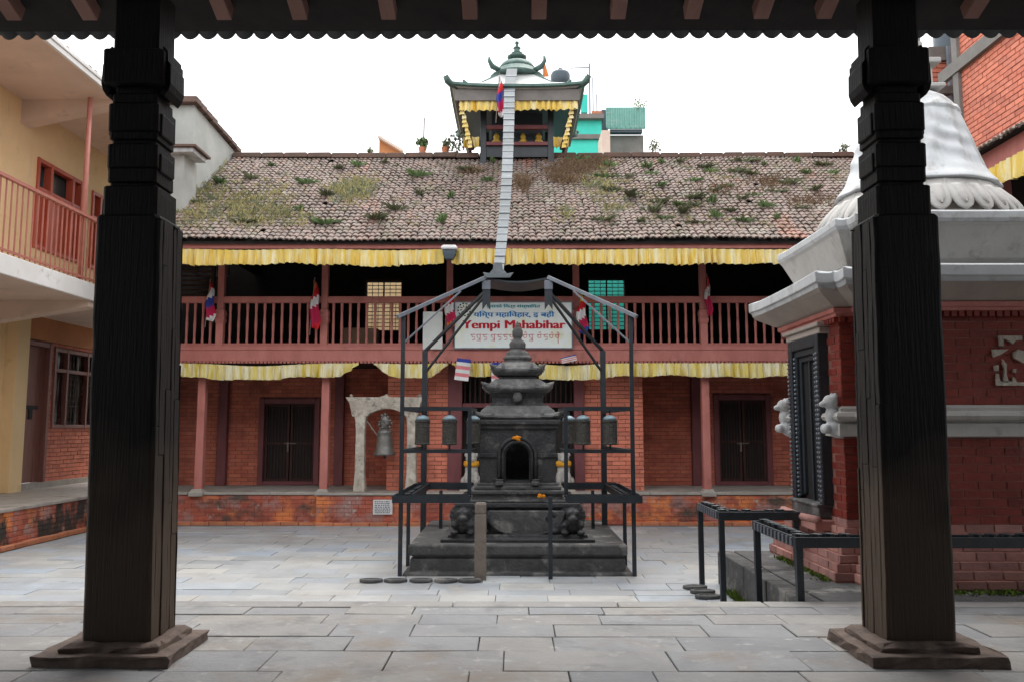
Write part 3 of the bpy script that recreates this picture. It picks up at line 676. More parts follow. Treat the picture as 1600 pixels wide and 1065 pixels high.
# balcony
zf1, zf0 = atX(0, 395, XB).z, atX(0, 423, XB).z
bc = MB().box(XWU-.6, XB-.05, Y0, Y1, zf0-.02, zf1-.01).build('balcony_slab', M['cream'], lb)
MB().box(XB-.049, XB, Y0, 13.7, zf0-.03, zf1+.01).build('balcony_fascia', M['fascia'], bc, bevel=.01)
for Yb in (9.2, 12.75):
    MB().add([(XWG,Yb-.12,zf0-.42),(XB-.06,Yb-.12,zf0-.12),(XB-.06,Yb+.12,zf0-.12),(XWG,Yb+.12,zf0-.42),(XWG,Yb-.12,zf0-.02),(XB-.06,Yb-.12,zf0-.02),(XB-.06,Yb+.12,zf0-.02),(XWG,Yb+.12,zf0-.02)],
       [(0,3,2,1),(4,5,6,7),(0,1,5,4),(1,2,6,5),(2,3,7,6),(3,0,4,7)]).build('cantilever_beam', M['cream'], bc)
zr1 = atX(0, 268, XB-.05).z; XRail = XB-.06
rl = MB().box(XRail-.03, XRail+.03, Y0, 13.65, zr1-.045, zr1).box(XRail-.012, XRail+.012, Y0, 13.65, zf1+.06, zf1+.09).build('railing', M['redmetal'], lb)
rb = MB().box(-.008, .008, -.008, .008, 0, zr1-zf1-.045).build('railing_bar', M['redmetal'], rl); rme = rb.data; bpy.data.objects.remove(rb)
y = 8.6
while y < 13.6: inst(rme, 'railing_bar', rl, (XRail, y, zf1)); y += .122
ZS = atX(85, 70, -6.4).z
yp = yX(133, XB-.1, 300)
MB().tube((XB-.1, yp, zf1), (XB-.1, yp, ZS-.12), .038, n=12).build('roof_pole', M['redmetal'], lb, smooth=True)
# upper wall and shutters
uY0, uY1 = yX(55, XWU, 300), yX(128, XWU, 300); UZ1 = atX(60, 246, XWU).z; UZ0 = atX(55, 388, XWU).z
ops = ((uY0, uY1, UZ0, UZ1), (uY1+.35, uY1+1.4, UZ0, UZ1-.05))
b = MB(); backing(b, 'y', Y0, Y1, 3.601, ZS+.01, XWU, 1, depth=.25, inset=0, openings=ops); b.build('upper_wall', M['yellowwall'], lb)
for a, c, z1 in ((uY0, uY1, UZ1), (uY1+.35, uY1+1.4, UZ1-.05)):
    wn = MB(); zm = z1-(z1-UZ0)*.36
    for p in (a, a+(c-a)*.27, c-.07-(c-a)*.2, c-.07): wn.box(XWU-.1, XWU+.03, p, p+.07, UZ0, z1)
    for z in (UZ0, zm, z1-.07): wn.box(XWU-.095, XWU+.025, a+.07, c-.07, z, z+.07)
    wn = wn.build('shuttered_window', M['redwood'], lb, bevel=.006)
    MB().box(XWU-.15, XWU-.12, a, c, zm, z1).build('pane', M['glass'], wn)
    n = 8
    for k in range(n):
        p = a+.07+(c-a-.14)*k/n; MB().box(XWU-.09, XWU-.05+.008*(k % 2), p+.004, p+(c-a-.14)/n-.004, UZ0+.07, zm).build('shutter_board', M['redwood'], wn, bevel=.004)
# flat roof slab with white drip edge, beams and a low tiled rim
XE = -6.42
rs = MB().box(XWU-.6, XE-.05, Y0, Y1, ZS, ZS+.1).build('roof_slab', M['cream'], lb)
MB().box(XE-.049, XE, Y0, Y1, ZS-.02, ZS+.06).box(XE-.03, XE+.02, Y0, Y1, ZS+.061, ZS+.12).build('drip_edge', M['fascia'], rs, bevel=.008)
for Yb in (9.4, 12.9):
    MB().add([(XWU,Yb-.12,ZS-.40),(XE-.06,Yb-.12,ZS-.07),(XE-.06,Yb+.12,ZS-.07),(XWU,Yb+.12,ZS-.40),(XWU,Yb-.12,ZS-.001),(XE-.06,Yb-.12,ZS-.001),(XE-.06,Yb+.12,ZS-.001),(XWU,Yb+.12,ZS-.001)],
       [(0,3,2,1),(4,5,6,7),(0,1,5,4),(1,2,6,5),(2,3,7,6),(3,0,4,7)]).build('cantilever_beam', M['cream'], rs)
b = MB(); tiles(b, (XE-.05, Y0, ZS+.13), (0,1,0), (-.9,0,.42), 7.0, 1.2, .16, .22); b.build('rim_tiles', M['tile'], rs, kind='stuff')
MB().add([(XE-.05,Y0,ZS+.101),(XE-.05,14,ZS+.101),(XE-1.2,14,ZS+.101),(XE-1.2,Y0,ZS+.101),(XE-1.2,14,ZS+.63),(XE-1.2,Y0,ZS+.63)], [(0,1,4,5),(2,3,5,4),(0,3,2,1),(1,2,4),(0,5,3)]).build('rim_core', M['deck'], rs)

# ---- white walled house rising at the left end of the tiled roof
wh = thing('white_gable_house', 'weathered white wall with dark coping above the left end of tiled roof', 'building', (-6.3, 15.5, 0))
zt = atX(290, 150, -5.71).z; ztb = atX(365, 236, -5.71).z; ya, yb_ = 14.05, yX(367, -5.71, 236)
MB().add([(-5.71,ya,4.6),(-5.71,yb_,4.6),(-6.34,yb_,4.6),(-6.34,ya,4.6),(-5.71,ya,zt),(-5.71,yb_,ztb),(-6.34,yb_,ztb),(-6.34,ya,zt)],
   [(0,1,5,4),(1,2,6,5),(2,3,7,6),(3,0,4,7),(4,5,6,7)]).build('wall', M['greywall'], wh)
n = 9
for k in range(n):
    p = ya-.15+(yb_-ya+.3)*k/n; q = ya-.15+(yb_-ya+.3)*(k+1)/n; z = zt+(ztb-zt)*(k+.5)/n
    MB().box(-6.38, -5.62, p+.006, q-.006, z+.002+random.uniform(0,.02), z+.09+random.uniform(0,.03)).build('coping_tile', M['ridge'], wh, bevel=.012)
zl = atX(285, 236, -5.6).z
MB().box(-6.3, -5.42, 13.35, 13.95, zl-.02, zl+.06).build('ledge', M['whitepure'], wh, bevel=.01)
MB().box(-6.3, -5.36, 13.30, 14.0, zl+.061, zl+.10).build('ledge_cover', M['ridge'], wh)
MB().box(-6.3, -5.62, 13.5, 14.04, 4.9, zl-.021).build('side_wall', M['greywall'], wh)

# ================================================================ RIGHT WING AND BRICK TOWER BLOCK
rw = thing('right_wing', 'tiled wing with yellow valance behind the white shrine on the right', 'building', (7, 9, 0))
XF = 6.05; za = atX(1560, 262, XF).z
yfar = 12.3
MB().box(XF-.02, XF+.05, 5.9, yfar, za+.02, za+.26).build('eave_board', M['red'], rw)
MB().box(XF+.9, XF+1.1, 5.9, 13.3, 0, za+.2).build('wall', M['gallery'], rw)
MB().box(XF+.1, XF+.9, 5.9, yfar, 2.6, 2.8).build('gallery_floor', M['deck'], rw)
for Y in (6.6, 8.6, 10.3, 12.0): MB().box(XF+.18, XF+.30, Y-.06, Y+.06, 0, za+.3).build('post', M['red'], rw)
MB().add([(XF-.1,5.9,za+.28),(XF-.1,yfar,za+.28),(XF+2.1,yfar,za+1.5),(XF+2.1,5.9,za+1.5),(XF+2.1,yfar,za+.28),(XF+2.1,5.9,za+.28)], [(0,1,2,3),(0,5,4,1),(2,4,5,3),(1,4,2),(0,3,5)]).build('roof', M['deck'], rw)
b = MB(); tiles(b, (XF-.18, 5.9, za+.26), (0,1,0), (2.2,0,1.22), yfar-5.9, 2.4); b.build('roof_tiles', M['tile'], rw, kind='stuff')
MB().box(XF+2.0, XF+2.2, 5.9, yfar, za+1.5, za+1.62).build('ridge', M['concrete'], rw)

tb = thing('brick_tower_block', 'tall unplastered orange brick block with concrete band at upper right', 'building', (11, 13, 0))
b = MB().box(9.02, 13, 9.02, 15.98, 0, 14); b.build('core', M['mortar'], tb)
b = MB(); wall_bricks(b, 'y', 9.0, 16.0, 5.2, 14, 9.0, -1, bl=.24, bh=.085, j=.018, depth=.02); b.build('bricks', M['brickorange'], tb, kind='stuff')
zc = atX(1540, 82, 9.0).z
MB().box(8.9, 9.0, 9.0, 16.6, zc, zc+.26).build('floor_band', M['concrete'], tb)
MB().box(8.93, 9.15, 15.9, 16.1, 5, 14).build('corner_column', M['concrete'], tb)
b2 = thing('brick_stair_tower', 'narrow brick stair tower with water tank beside the tall brick block', 'building', (9.7, 18, 0))
xa, zb2 = ax(1457, 17, 140), az(78, 17)
MB().box(xa+.02, 11, 17.02, 19.9, 0, zb2).build('core', M['mortar'], b2)
b = MB(); wall_bricks(b, 'x', xa, 10.6, 5.5, zb2-.3, 17.0, -1, bl=.24, bh=.085, j=.018, depth=.02); wall_bricks(b, 'y', 17, 20, 5.5, zb2-.3, xa, -1, bl=.24, bh=.085, j=.018, depth=.02); b.build('bricks', M['brickorange'], b2, kind='stuff')
MB().box(xa-.06, 10.6, 16.93, 20, zb2-.28, zb2+.02).build('cornice', M['concrete'], b2)
MB().tube((ax(1484, 16.9, 120), 16.9, 5), (ax(1484, 16.9, 120), 16.9, zb2), .05).build('drain_pipe', M['ironlight'], b2)
MB().lathe([(.42,0),(.45,.1),(.45,.75),(.40,.85),(.15,.98),(.05,1.0)], ax(1492, 17.9, 60), 17.9, 20, zb2+.02).build('water_tank', M['tank'], b2, smooth=True)
MB().box(ax(1476, 16.9), ax(1500, 16.9)+1.6, 16.8, 16.92, az(150, 16.9), az(138, 16.9)).build('ledge', M['concrete'], b2)

# ================================================================ HOUSES BEHIND THE ROOF
tl = thing('teal_house', 'bright turquoise house behind the roof ridge, right of the pagoda', 'building', (2.5, 24, 0))
Y = 24
MB().box(ax(840, Y, 195), ax(940, Y, 195), Y, Y+3, 0, az(186, Y)).build('wall', M['teal'], tl)
MB().box(ax(858, Y-.2, 195), ax(944, Y-.2, 195), Y-.2, Y+3.1, az(185, Y-.2), az(178, Y-.2)).build('cornice', M['concrete'], tl)
MB().box(ax(885, Y-.1, 195), ax(941, Y-.1, 195), Y-.1, Y-.002, az(219, Y), az(212, Y)).build('floor_band', M['concrete'], tl)
MB().box(ax(908, Y+1, 195), ax(918, Y+1, 195), Y+.9, Y+1.1, az(178, Y+1), az(150, Y+1)).build('roof_post', M['teal'], tl)
MB().box(ax(925, Y, 195), ax(941, Y, 195), Y-.005, Y+.4, az(177.9, Y), az(174, Y)).build('brick_sill', M['terra'], tl)
wt = thing('water_tank', 'black round water tank on the roof right of the pagoda', 'tank', (ax(875, 25, 195), 25, az(178, 25)))
zt_ = az(131, 25); MB().lathe([(.0,0),(.30,0),(.31,.42),(.27,.50),(.08,.56),(.07,.64),(0,.66)], ax(876, 25, 195), 25, 20, az(138, 25)).build('tank_body', M['tank'], wt, smooth=True)
sd_ = MB()
for dx in (-.2, .2):
    for dy in (-.2, .2): sd_.bar((ax(876, 25, 195)+dx, 25+dy, az(180, 25)), (ax(876, 25, 195)+dx, 25+dy, az(138, 25)), .05)
sd_.build('tank_stand', M['concrete'], wt)
fr = MB(); Y = 24.6
fr.bar((ax(892, Y, 195), Y, az(107, Y)), (ax(923, Y, 195), Y, az(106, Y)), .03).bar((ax(922, Y, 195), Y, az(178, Y)), (ax(922, Y, 195), Y, az(100, Y)), .05).bar((ax(927, Y, 195), Y, az(178, Y)), (ax(927, Y, 195), Y, az(122, Y)), .04).bar((ax(933, Y, 195), Y, az(178, Y)), (ax(933, Y, 195), Y, az(148, Y)), .04)
tag(fr.build('roof_mast', M['ironlight']), 'thin pale metal mast frame on the turquoise house roof', 'mast')
Y = 25
gh = thing('sheet_metal_house', 'grey house with faded teal metal parapet right of the turquoise house', 'building', (4.6, Y, 0))
MB().box(ax(952, Y, 195), ax(1005, Y, 195), Y, Y+3, 0, az(212, Y)).build('wall', M['concrete'], gh)
pr = MB().box(ax(948, Y-.3, 195), ax(1008, Y-.3, 195), Y-.3, Y-.25, az(207, Y), az(174, Y)).build('parapet', M['tealgrey'], gh)
for k in range(9):
    X = ax(948, Y-.33, 195)+(ax(1008, Y-.33, 195)-ax(948, Y-.33, 195))*k/8; MB().box(X-.02, X+.02, Y-.33, Y-.301, az(206, Y), az(175, Y)).build('sheet_rib', M['tealgrey'], pr)
MB().box(ax(940, Y, 195), ax(950, Y, 195), Y, Y+1, 0, az(172, Y)).build('side_wall', M['tank'], gh)
MB().box(ax(953, Y-.28, 195), ax(1004, Y-.28, 195), Y-.24, Y-.01, az(212, Y)+.01, az(207, Y)).build('slab', M['tank'], gh)
wb = MB().box(ax(940, 22, 195), ax(953, 22, 195), 22, 23, 0, az(204, 22)); tag(wb.build('white_roof_box', M['cream']), 'small white box house between turquoise and grey houses', 'building')
Y = 21
oh = thing('orange_gable', 'orange brick gable peeping over the roof ridge left of the pagoda', 'building', (-3.1, Y, 0))
MB().prism([(ax(593, Y, 195), 0), (ax(628, Y, 195), 0), (ax(628, Y, 195), az(238, Y)), (ax(593, Y, 195), az(217, Y))], Y, Y+2).build('wall', M['orangeplaster'], oh)
MB().bar((ax(593, Y, 195), Y+.9, az(216.5, Y)), (ax(630, Y, 195), Y+.9, az(238.5, Y)), .06, 2.2, up=(0,1,0)).build('coping', M['cream'], oh)
# what the two rear gallery windows look out on
yh = MB().box(-4.6, -1.2, 20.2, 23, 0, 5.9)
yh = tag(yh.build('ochre_house', M['yellowwall']), 'ochre yellow house seen through the left gallery window', 'building')
qh = MB().box(1.0, 4.4, 20.4, 23, 0, 6.0)
qh = tag(qh.build('green_house', M['teal']), 'sea green house seen through the right gallery window', 'building')

# ================================================================ PAGODA ON THE ROOF
PYC = 16.6; pg = thing('roof_pagoda', 'small pagoda shrine with upturned green eaves straddling the roof ridge', 'pagoda', (0, PYC, ZROOF(15.9)))
pcx = ax(808, 15.5, 190); YFp = 15.85; YEp = 15.3
hx = (ax(862, YFp, 190)-ax(757, YFp, 190))/2
zb = az(252, YFp)
for sx in (-1, 1):
    for yy, z0 in ((YFp, zb-.15), (2*PYC-YFp, zb+.1)):
        MB().box(pcx+sx*hx-.06, pcx+sx*hx+.06, yy-.06, yy+.06, z0, az(165, YFp)).build('post', M['iron'], pg, bevel=.008)
MB().box(pcx-hx+.06, pcx+hx-.06, YFp-.05, YFp+.04, az(203, YFp), az(197, YFp)).box(pcx-hx+.06, pcx+hx-.06, YFp-.08, YFp+.06, az(229, YFp), az(224, YFp)).build('rail', M['maroon'], pg)
MB().box(pcx-hx+.061, pcx+hx-.061, YFp-.02, YFp+.02, az(246, YFp), az(229, YFp)).build('parapet_panel', M['iron'], pg)
MB().box(pcx-.52, pcx+.52, YFp+.35, 2*PYC-YFp-.2, zb, az(160, YFp)).build('sanctum', M['tank'], pg)
for px in (818, 843, 775):
    X = ax(px, YFp+.25)
    MB().lathe([(.07,0),(.09,.05),(.05,.10),(.065,.15),(.03,.21),(.01,.24)], X, YFp+.22, 10, az(226, YFp+.25)).build('gilt_ornament', M['gold'], pg, smooth=True)
# eave board ring, struts, roof
ex = (ax(918, YEp, 190)-ax(697, YEp, 190))/2*.86; ey = PYC-YEp
zE0, zE1 = az(158, YEp), az(141, YEp)
b = MB()
for sx in (-1, 1):
    b.box(pcx+sx*ex-.03, pcx+sx*ex+.03, PYC-ey+.03, PYC+ey-.03, zE0, zE1)
b.box(pcx-ex-.03, pcx+ex+.03, PYC-ey-.03, PYC-ey+.03, zE0, zE1).box(pcx-ex-.03, pcx+ex+.03, PYC+ey-.03, PYC+ey+.03, zE0, zE1)
b.build('eave_board', M['concrete'], pg)
MB().box(pcx-ex+.03, pcx+ex-.03, PYC-ey+.03, PYC+ey-.03, zE0+.1, zE1-.02).build('eave_soffit', M['tank'], pg)
for sx in (-1, 1):
    for sy in (-1, 1):
        st = MB().bar((pcx+sx*(ex-.06), PYC+sy*(ey-.06), zE0+.02), (pcx+sx*(hx+.22), PYC+sy*(ey-.45), az(238, YFp)), .07, .10).build('strut', M['darkwood'], pg)
zt0 = az(139, YEp); apx = az(126, PYC); n = 24
def prect(a, c, z, lift=0):
    pts = []
    for side in range(4):
        for i in range(6):
            f = -1+2*i/6; p = [(f,-1),(1,f),(-f,1),(-1,-f)][side]; k = abs(f)**3
            pts.append((pcx+p[0]*a, PYC+p[1]*c, z+lift*k))
    return pts
rp = MB().loft([prect(ex+.09, ey+.09, zE1, .05), prect(ex+.10, ey+.10, zE1+.05, .05), prect(ex*.62, ey*.62, zE1+(apx-zE1)*.46, .02), prect(.34, .34, apx), prect(.30, .30, apx+.04)]).build('roof', M['sheet'], pg, bevel=0)
rim = MB().loft([prect(ex+.10, ey+.10, zE1+.001, .05), prect(ex+.14, ey+.14, zE1+.02, .06), prect(ex+.13, ey+.13, zE1+.07, .06), prect(ex+.07, ey+.07, zE1+.075, .05)], cap=False).build('roof_rim', M['greenmetal'], rp)
for sx in (-1, 1):
    for sy in (-1, 1):
        q = lambda d, z: (pcx+sx*(ex+d), PYC+sy*(ey+d), zE1+z)
        MB().path([q(-.12,.09), q(.02,.08), q(.10,.08), q(.16,.12), q(.19,.19), q(.17,.23)], [.05,.06,.065,.07,.06,.02]).build('corner_horn', M['greenmetal'], rp, smooth=True)
        MB().path([q(-.22,.10), q(-.16,.20), q(-.12,.26)], [.04,.055,.02]).build('corner_bud', M['greenmetal'], rp, smooth=True)
        MB().path([(pcx+sx*.32, PYC+sy*.32, apx+.02), (pcx+sx*ex*.62, PYC+sy*ey*.62, zE1+(apx-zE1)*.42+.03), q(0, .09)], .028).build('hip_roll', M['greenmetal'], rp)
cp = MB().lathe([(.56,0),(.58,.05),(.50,.09),(.46,.16),(.40,.22)], pcx, PYC, 20, apx-.02).lathe([(.40,.22),(.38,.28),(.32,.36),(.20,.42),(.10,.45)], pcx, PYC, 20, apx-.02).build('cap', M['greenmetal'], pg, smooth=True)
for k in range(4):
    a = math.pi/4+k*math.pi/2; c_, s_ = math.cos(a), math.sin(a)
    MB().path([(pcx+.5*c_, PYC+.5*s_, apx+.06), (pcx+.72*c_, PYC+.72*s_, apx+.08), (pcx+.80*c_, PYC+.80*s_, apx+.17), (pcx+.81*c_, PYC+.81*s_, apx+.27)], [.05,.06,.04,.01]).build('cap_horn', M['greenmetal'], cp, smooth=True)
zfn = apx+.42; zfp = az(64, PYC)
h = zfp-zfn
MB().lathe([(.13,0),(.20,.12*h),(.21,.2*h),(.12,.30*h),(.10,.34*h),(.12,.38*h),(.07,.44*h),(.06,.60*h),(.085,.63*h),(.04,.68*h),(.03,.85*h),(.05,.88*h),(.005,1*h)], pcx, PYC, 14, zfn).build('finial', M['greenmetal'], cp, smooth=True)
valance('pagoda_valance', 'short golden valance under the front eave of the roof pagoda', (ax(718, YEp, 190), YEp+.02, zE0+.03), (ax(903, YEp, 190), YEp+.02, zE0+.03), .21, M['yellow'], pitch=.12)
for sx, nm in ((-1, 'left'), (1, 'right')):
    p0 = Vector((pcx+sx*(ex-.07), YEp+.06, zE0)); p1 = Vector((pcx+sx*(hx+.24), YEp+.38, az(236, YFp)))
    b = MB(); d = p1-p0; n = 11
    for k in range(n):
        q = p0+d*((k+.5)/n); b.add([q+Vector((-.03,-.03,.06)), q+Vector((.03,-.03,.06)), q+Vector((.04+.02*(k%2),-.06,-.05)), q+Vector((-.03-.02*(k%3),-.05,-.06))], [(0,1,2,3)])
    tag(b.build('strut_cloth', M['yellow'], solid=.004), f'row of golden cloth tags down the {nm} strut of the roof pagoda', 'cloth')
    X = pcx+sx*(hx+.22)
    valance('pagoda_skirt', f'ragged golden cloth at the {nm} foot of the roof pagoda', (X-.17, YFp-.05, az(216, YFp)), (X+.14, YFp-.05, az(216, YFp)), .20, M['yellow'], pitch=.1)

# ================================================================ METAL RIBBON FROM THE PAGODA TO THE CANOPY
ptop = at(800, 108, PYC-.62); pmid = at(796, 143, YEp-.22); pbot = at(778, 424, 9.72)
rb = thing('metal_ribbon', 'long segmented grey metal ribbon hanging from the pagoda to the canopy', 'ribbon', tuple(pbot))
NS = 30
def rpt(t):
    if t < .1: return ptop.lerp(pmid, t/.1)
    t = (t-.1)/.9; p = pmid.lerp(pbot, t); p.z -= .28*math.sin(math.pi*t)*(.6+.4*t); p.x += .03*math.sin(t*3); return p
for k in range(NS):
    a, c = rpt(k/NS), rpt((k+1.06)/NS); wd = .215+(.125-.215)*k/NS
    MB().bar(a+Vector((0,-.006*(k % 2),.004*(k % 2))), c, wd, .012, up=(0,-.5,1)).build('ribbon_plate', M['ribbon'], rb, bevel=.003)
for k in range(1, NS):
    a, c = rpt(k/NS-.002), rpt(k/NS+.004); wd = .222+(.130-.222)*k/NS
    MB().bar(a+Vector((0,-.012,.004)), c+Vector((0,-.012,.004)), wd, .014, up=(0,-.5,1)).build('ribbon_joint', M['tank'], rb)
zt = pbot.z; x0 = pbot.x
MB().prism([(x0-.18, zt-.02), (x0-.145, zt-.085), (x0+.145, zt-.085), (x0+.19, zt-.02), (x0+.11, zt-.035), (x0+.06, zt+.02), (x0+.05, zt+.10), (x0-.05, zt+.10), (x0-.06, zt+.02), (x0-.10, zt-.03)], 9.68, 9.70).build('ribbon_end', M['ribbon'], rb, bevel=.004)

# ================================================================ CENTRAL SHRINE
YS = atZ(640, 898, 0).y; sx0 = (ax(640, YS)+ax(978, YS))/2; hs_ = (ax(978, YS)-ax(640, YS))/2; YSC = YS+hs_
cs = thing('stone_shrine', 'dark tiered stone shrine with arched niche on stepped plinth in the courtyard', 'shrine', (sx0, YSC, 0))
z1 = az(850, YS)
ST = MB().sq([(hs_+.05,hs_+.05,-.01),(hs_+.05,hs_+.05,.03),(hs_-.02,hs_-.02,.035),(hs_-.02,hs_-.02,z1*.52),(hs_-.06,hs_-.06,z1*.55),(hs_-.03,hs_-.03,z1*.62),(hs_+.0,hs_,z1*.66),(hs_,hs_,z1-.02),(hs_-.015,hs_-.015,z1)], sx0, YSC).build('lower_plinth', M['basalt2'], cs, bevel=.012)
# carved base
Yb = YS+.28; hb = (ax(908, Yb)-ax(705, Yb))/2*.985
z2 = az(790, Yb); z1b = az(838, Yb)
hb_y = YSC-Yb
MB().sq([(hb+.13,hb_y+.13,z1-.002),(hb+.13,hb_y+.13,z1+.035),(hb+.06,hb_y+.06,z1+.04),(hb+.05,hb_y+.05,z1+.075),(hb-.05,hb_y-.05,z1+.08),(hb-.07,hb_y-.06,z2-.03),(hb-.02,hb_y-.02,z2-.015),(hb-.02,hb_y-.02,z2+.03)], sx0, YSC).build('carved_base', M['basalt'], cs, bevel=.01)
# half-round medallion on the front
xm0, xm1 = ax(763, Yb-.03), ax(880, Yb-.03); rm = (xm1-xm0)/2; xm = (xm0+xm1)/2; zm1 = az(797, Yb); zm0 = az(836, Yb)
pts = [(xm+rm*math.cos(t)*1.0, zm1-(zm1-zm0)*abs(math.sin(t))**.75) for t in [math.pi*k/20 for k in range(21)]]
MB().prism(pts, YSC-hb_y-.01, YSC-hb_y+.1).build('medallion', M['basalt2'], cs, bevel=.012)
for k in range(20):
    p, q = pts[k], pts[k+1]; MB().tube((p[0], YSC-hb_y-.01, p[1]), (q[0], YSC-hb_y-.01, q[1]), .016, n=6).build('medallion_rim', M['basalt'], cs) if k in (2, 7, 12, 17) else None
MB().path([(p[0], YSC-hb_y-.012, p[1]) for p in pts], .018).build('medallion_rim', M['basalt'], cs, smooth=True)
# crouching carved lions at the four corners (one continuous remeshed body each)
def lionette(cx, cy, sx, sy, z0, z1_):
    """crouching lion facing out of the front or rear face: legs, chest, snout, brows, mane curls"""
    b = MB(); h = z1_-z0; f = sy
    hz = z0+h*.66
    b.ball((cx, cy+f*.02, hz), .10, 14, 9); b.ball((cx, cy+f*.115, hz-.03), .055, 10, 7, (1.1,1,.75)); b.ball((cx, cy+f*.10, hz-.075), .045, 10, 7, (1,1,.5))
    for s in (-1, 1):
        b.ball((cx+s*.045, cy+f*.10, hz+.035), .030, 8, 6); b.ball((cx+s*.085, cy+f*.03, hz+.085), .028, 8, 6, (1,.7,1.5))
        b.path([(cx+s*.085, cy+f*.05, hz-.08), (cx+s*.09, cy+f*.09, z0+h*.28), (cx+s*.09, cy+f*.10, z0+.03)], [.05,.042,.045], 8)
        b.ball((cx+s*.09, cy+f*.125, z0+.03), .048, 8, 6, (1,1.2,.6))
    for k in range(11):
        a = math.pi*(-.15+1.3*k/10); b.ball((cx+.125*math.cos(a), cy+f*.015, hz+.115*math.sin(a)), .033, 8, 6)
    b.ball((cx, cy-f*.02, z0+h*.35), .12, 12, 8, (1,1,1.1)); b.ball((cx-sx*.17, cy+f*.03, z0+h*.30), .10, 12, 8, (1.1,.8,1.1)); b.ball((cx-sx*.22, cy+f*.07, z0+h*.12), .06, 10, 6, (1.3,1,.7))
    b.path([(cx-sx*.25, cy+f*.05, z0+h*.35), (cx-sx*.29, cy+f*.07, z0+h*.6), (cx-sx*.24, cy+f*.08, z0+h*.78), (cx-sx*.20, cy+f*.07, z0+h*.62)], [.03,.034,.036,.02], 8)
    o = b.build('corner_lion', M['basalt'], cs, smooth=True)
    md = o.modifiers.new('fuse', 'REMESH'); md.mode = 'VOXEL'; md.voxel_size = .011; md.use_smooth_shade = True
for sx in (-1, 1):
    for sy in (-1, 1): lionette(sx0+sx*(hb-.11), YSC+sy*(hb_y-.07), sx, sy, z1+.07, z2+.0)
# upper steps
MB().sq([(hb-.10,hb_y-.10,z2+.031),(hb-.10,hb_y-.10,z2+.05),(hb-.20,hb_y-.16,z2+.06),(hb-.22,hb_y-.18,z2+.11),(hb-.17,hb_y-.14,z2+.125),(hb-.17,hb_y-.14,z2+.16),(hb-.30,hb_y-.26,z2+.17)], sx0, YSC).build('upper_plinth', M['basalt2'], cs, bevel=.008)
Yn = YSC-(hb_y-.27); hn = (ax(868, Yn)-ax(750, Yn))/2; cxn = (ax(868, Yn)+ax(750, Yn))/2; hny = YSC-Yn
zn0, zn1 = z2+.17, az(655, Yn)
# cella with a real niche
nx0, nx1 = ax(790, Yn), ax(827, Yn); nxm = (nx0+nx1)/2; nr = (nx1-nx0)/2; zsill = az(750, Yn); ztop = az(693, Yn); zsp = ztop-nr
b = MB(); b.box(cxn-hn, nx0, Yn, YSC+hny, zn0, zn1).box(nx1, cxn+hn, Yn, YSC+hny, zn0, zn1).box(nx0, nx1, Yn+.4, YSC+hny, zn0, zn1).box(nx0, nx1, Yn, Yn+.4, zn0, zsill)
arc = [(nxm-nr*math.cos(math.pi*k/12), zsp+nr*math.sin(math.pi*k/12)) for k in range(13)]
for k in range(12):
    (xa, za_), (xb, zb_) = arc[k], arc[k+1]
    b.add([(xa,Yn,za_),(xb,Yn,zb_),(xb,Yn,zn1),(xa,Yn,zn1),(xa,Yn+.4,za_),(xb,Yn+.4,zb_),(xb,Yn+.4,zn1),(xa,Yn+.4,zn1)], [(0,1,2,3),(0,4,5,1),(4,7,6,5),(3,2,6,7)])
ce = b.build('cella', M['basalt'], cs)
for dr_, y_, rr in ((.03, .02, .020), (.075, .012, .024)):
    MB().path([(nxm-nr-dr_, Yn-y_, zsill)]+[(nxm-(nr+dr_)*math.cos(math.pi*k/12), Yn-y_, zsp+(nr+dr_)*math.sin(math.pi*k/12)) for k in range(13)]+[(nxm+nr+dr_, Yn-y_, zsill)], rr).build('niche_moulding', M['basalt'], ce, smooth=True)
zc_ = az(712, Yn)
for s in (-1, 1):
    a, c = sorted((nxm+s*(nr+.10), cxn+s*(hn+.025)))
    MB().box(a, c, Yn-.025, Yn-.001, zc_-.012, zc_+.035).build('cornice_strip', M['basalt'], ce, bevel=.006)
    MB().sq([(.05,.05,zsill-.05),(.05,.05,zsill-.02),(.035,.035,zsill+.0),(.05,.05,zsill+.02)], nxm+s*(nr+.07), Yn-.04).build('step_scroll', M['basalt2'], ce, bevel=.01)
MB().sq([(hn+.06,hny+.06,zn0-.001),(hn+.06,hny+.06,zn0+.03),(hn+.03,hny+.03,zn0+.04),(hn+.03,hny+.03,zn0+.07),(hn+.002,hny+.002,zn0+.075)], cxn, YSC).build('cella_foot', M['basalt2'], ce, bevel=.006) if zn0+.07 < zsill else None
MB().sq([(hn+.001,hny+.001,zn1-.12),(hn+.03,hny+.03,zn1-.10),(hn+.03,hny+.03,zn1-.07),(hn+.06,hny+.06,zn1-.05),(hn+.06,hny+.06,zn1-.001)], cxn, YSC).build('cella_cornice', M['basalt'], ce, bevel=.006)
def srect(a, c, z, lift=0, n=8):
    pts = []
    for side in range(4):
        for i in range(n):
            f = -1+2*i/n; p = [(f,-1),(1,f),(-f,1),(-1,-f)][side]
            pts.append((cxn+p[0]*a, YSC+p[1]*c, z+lift*(abs(f)**4)))
    return pts
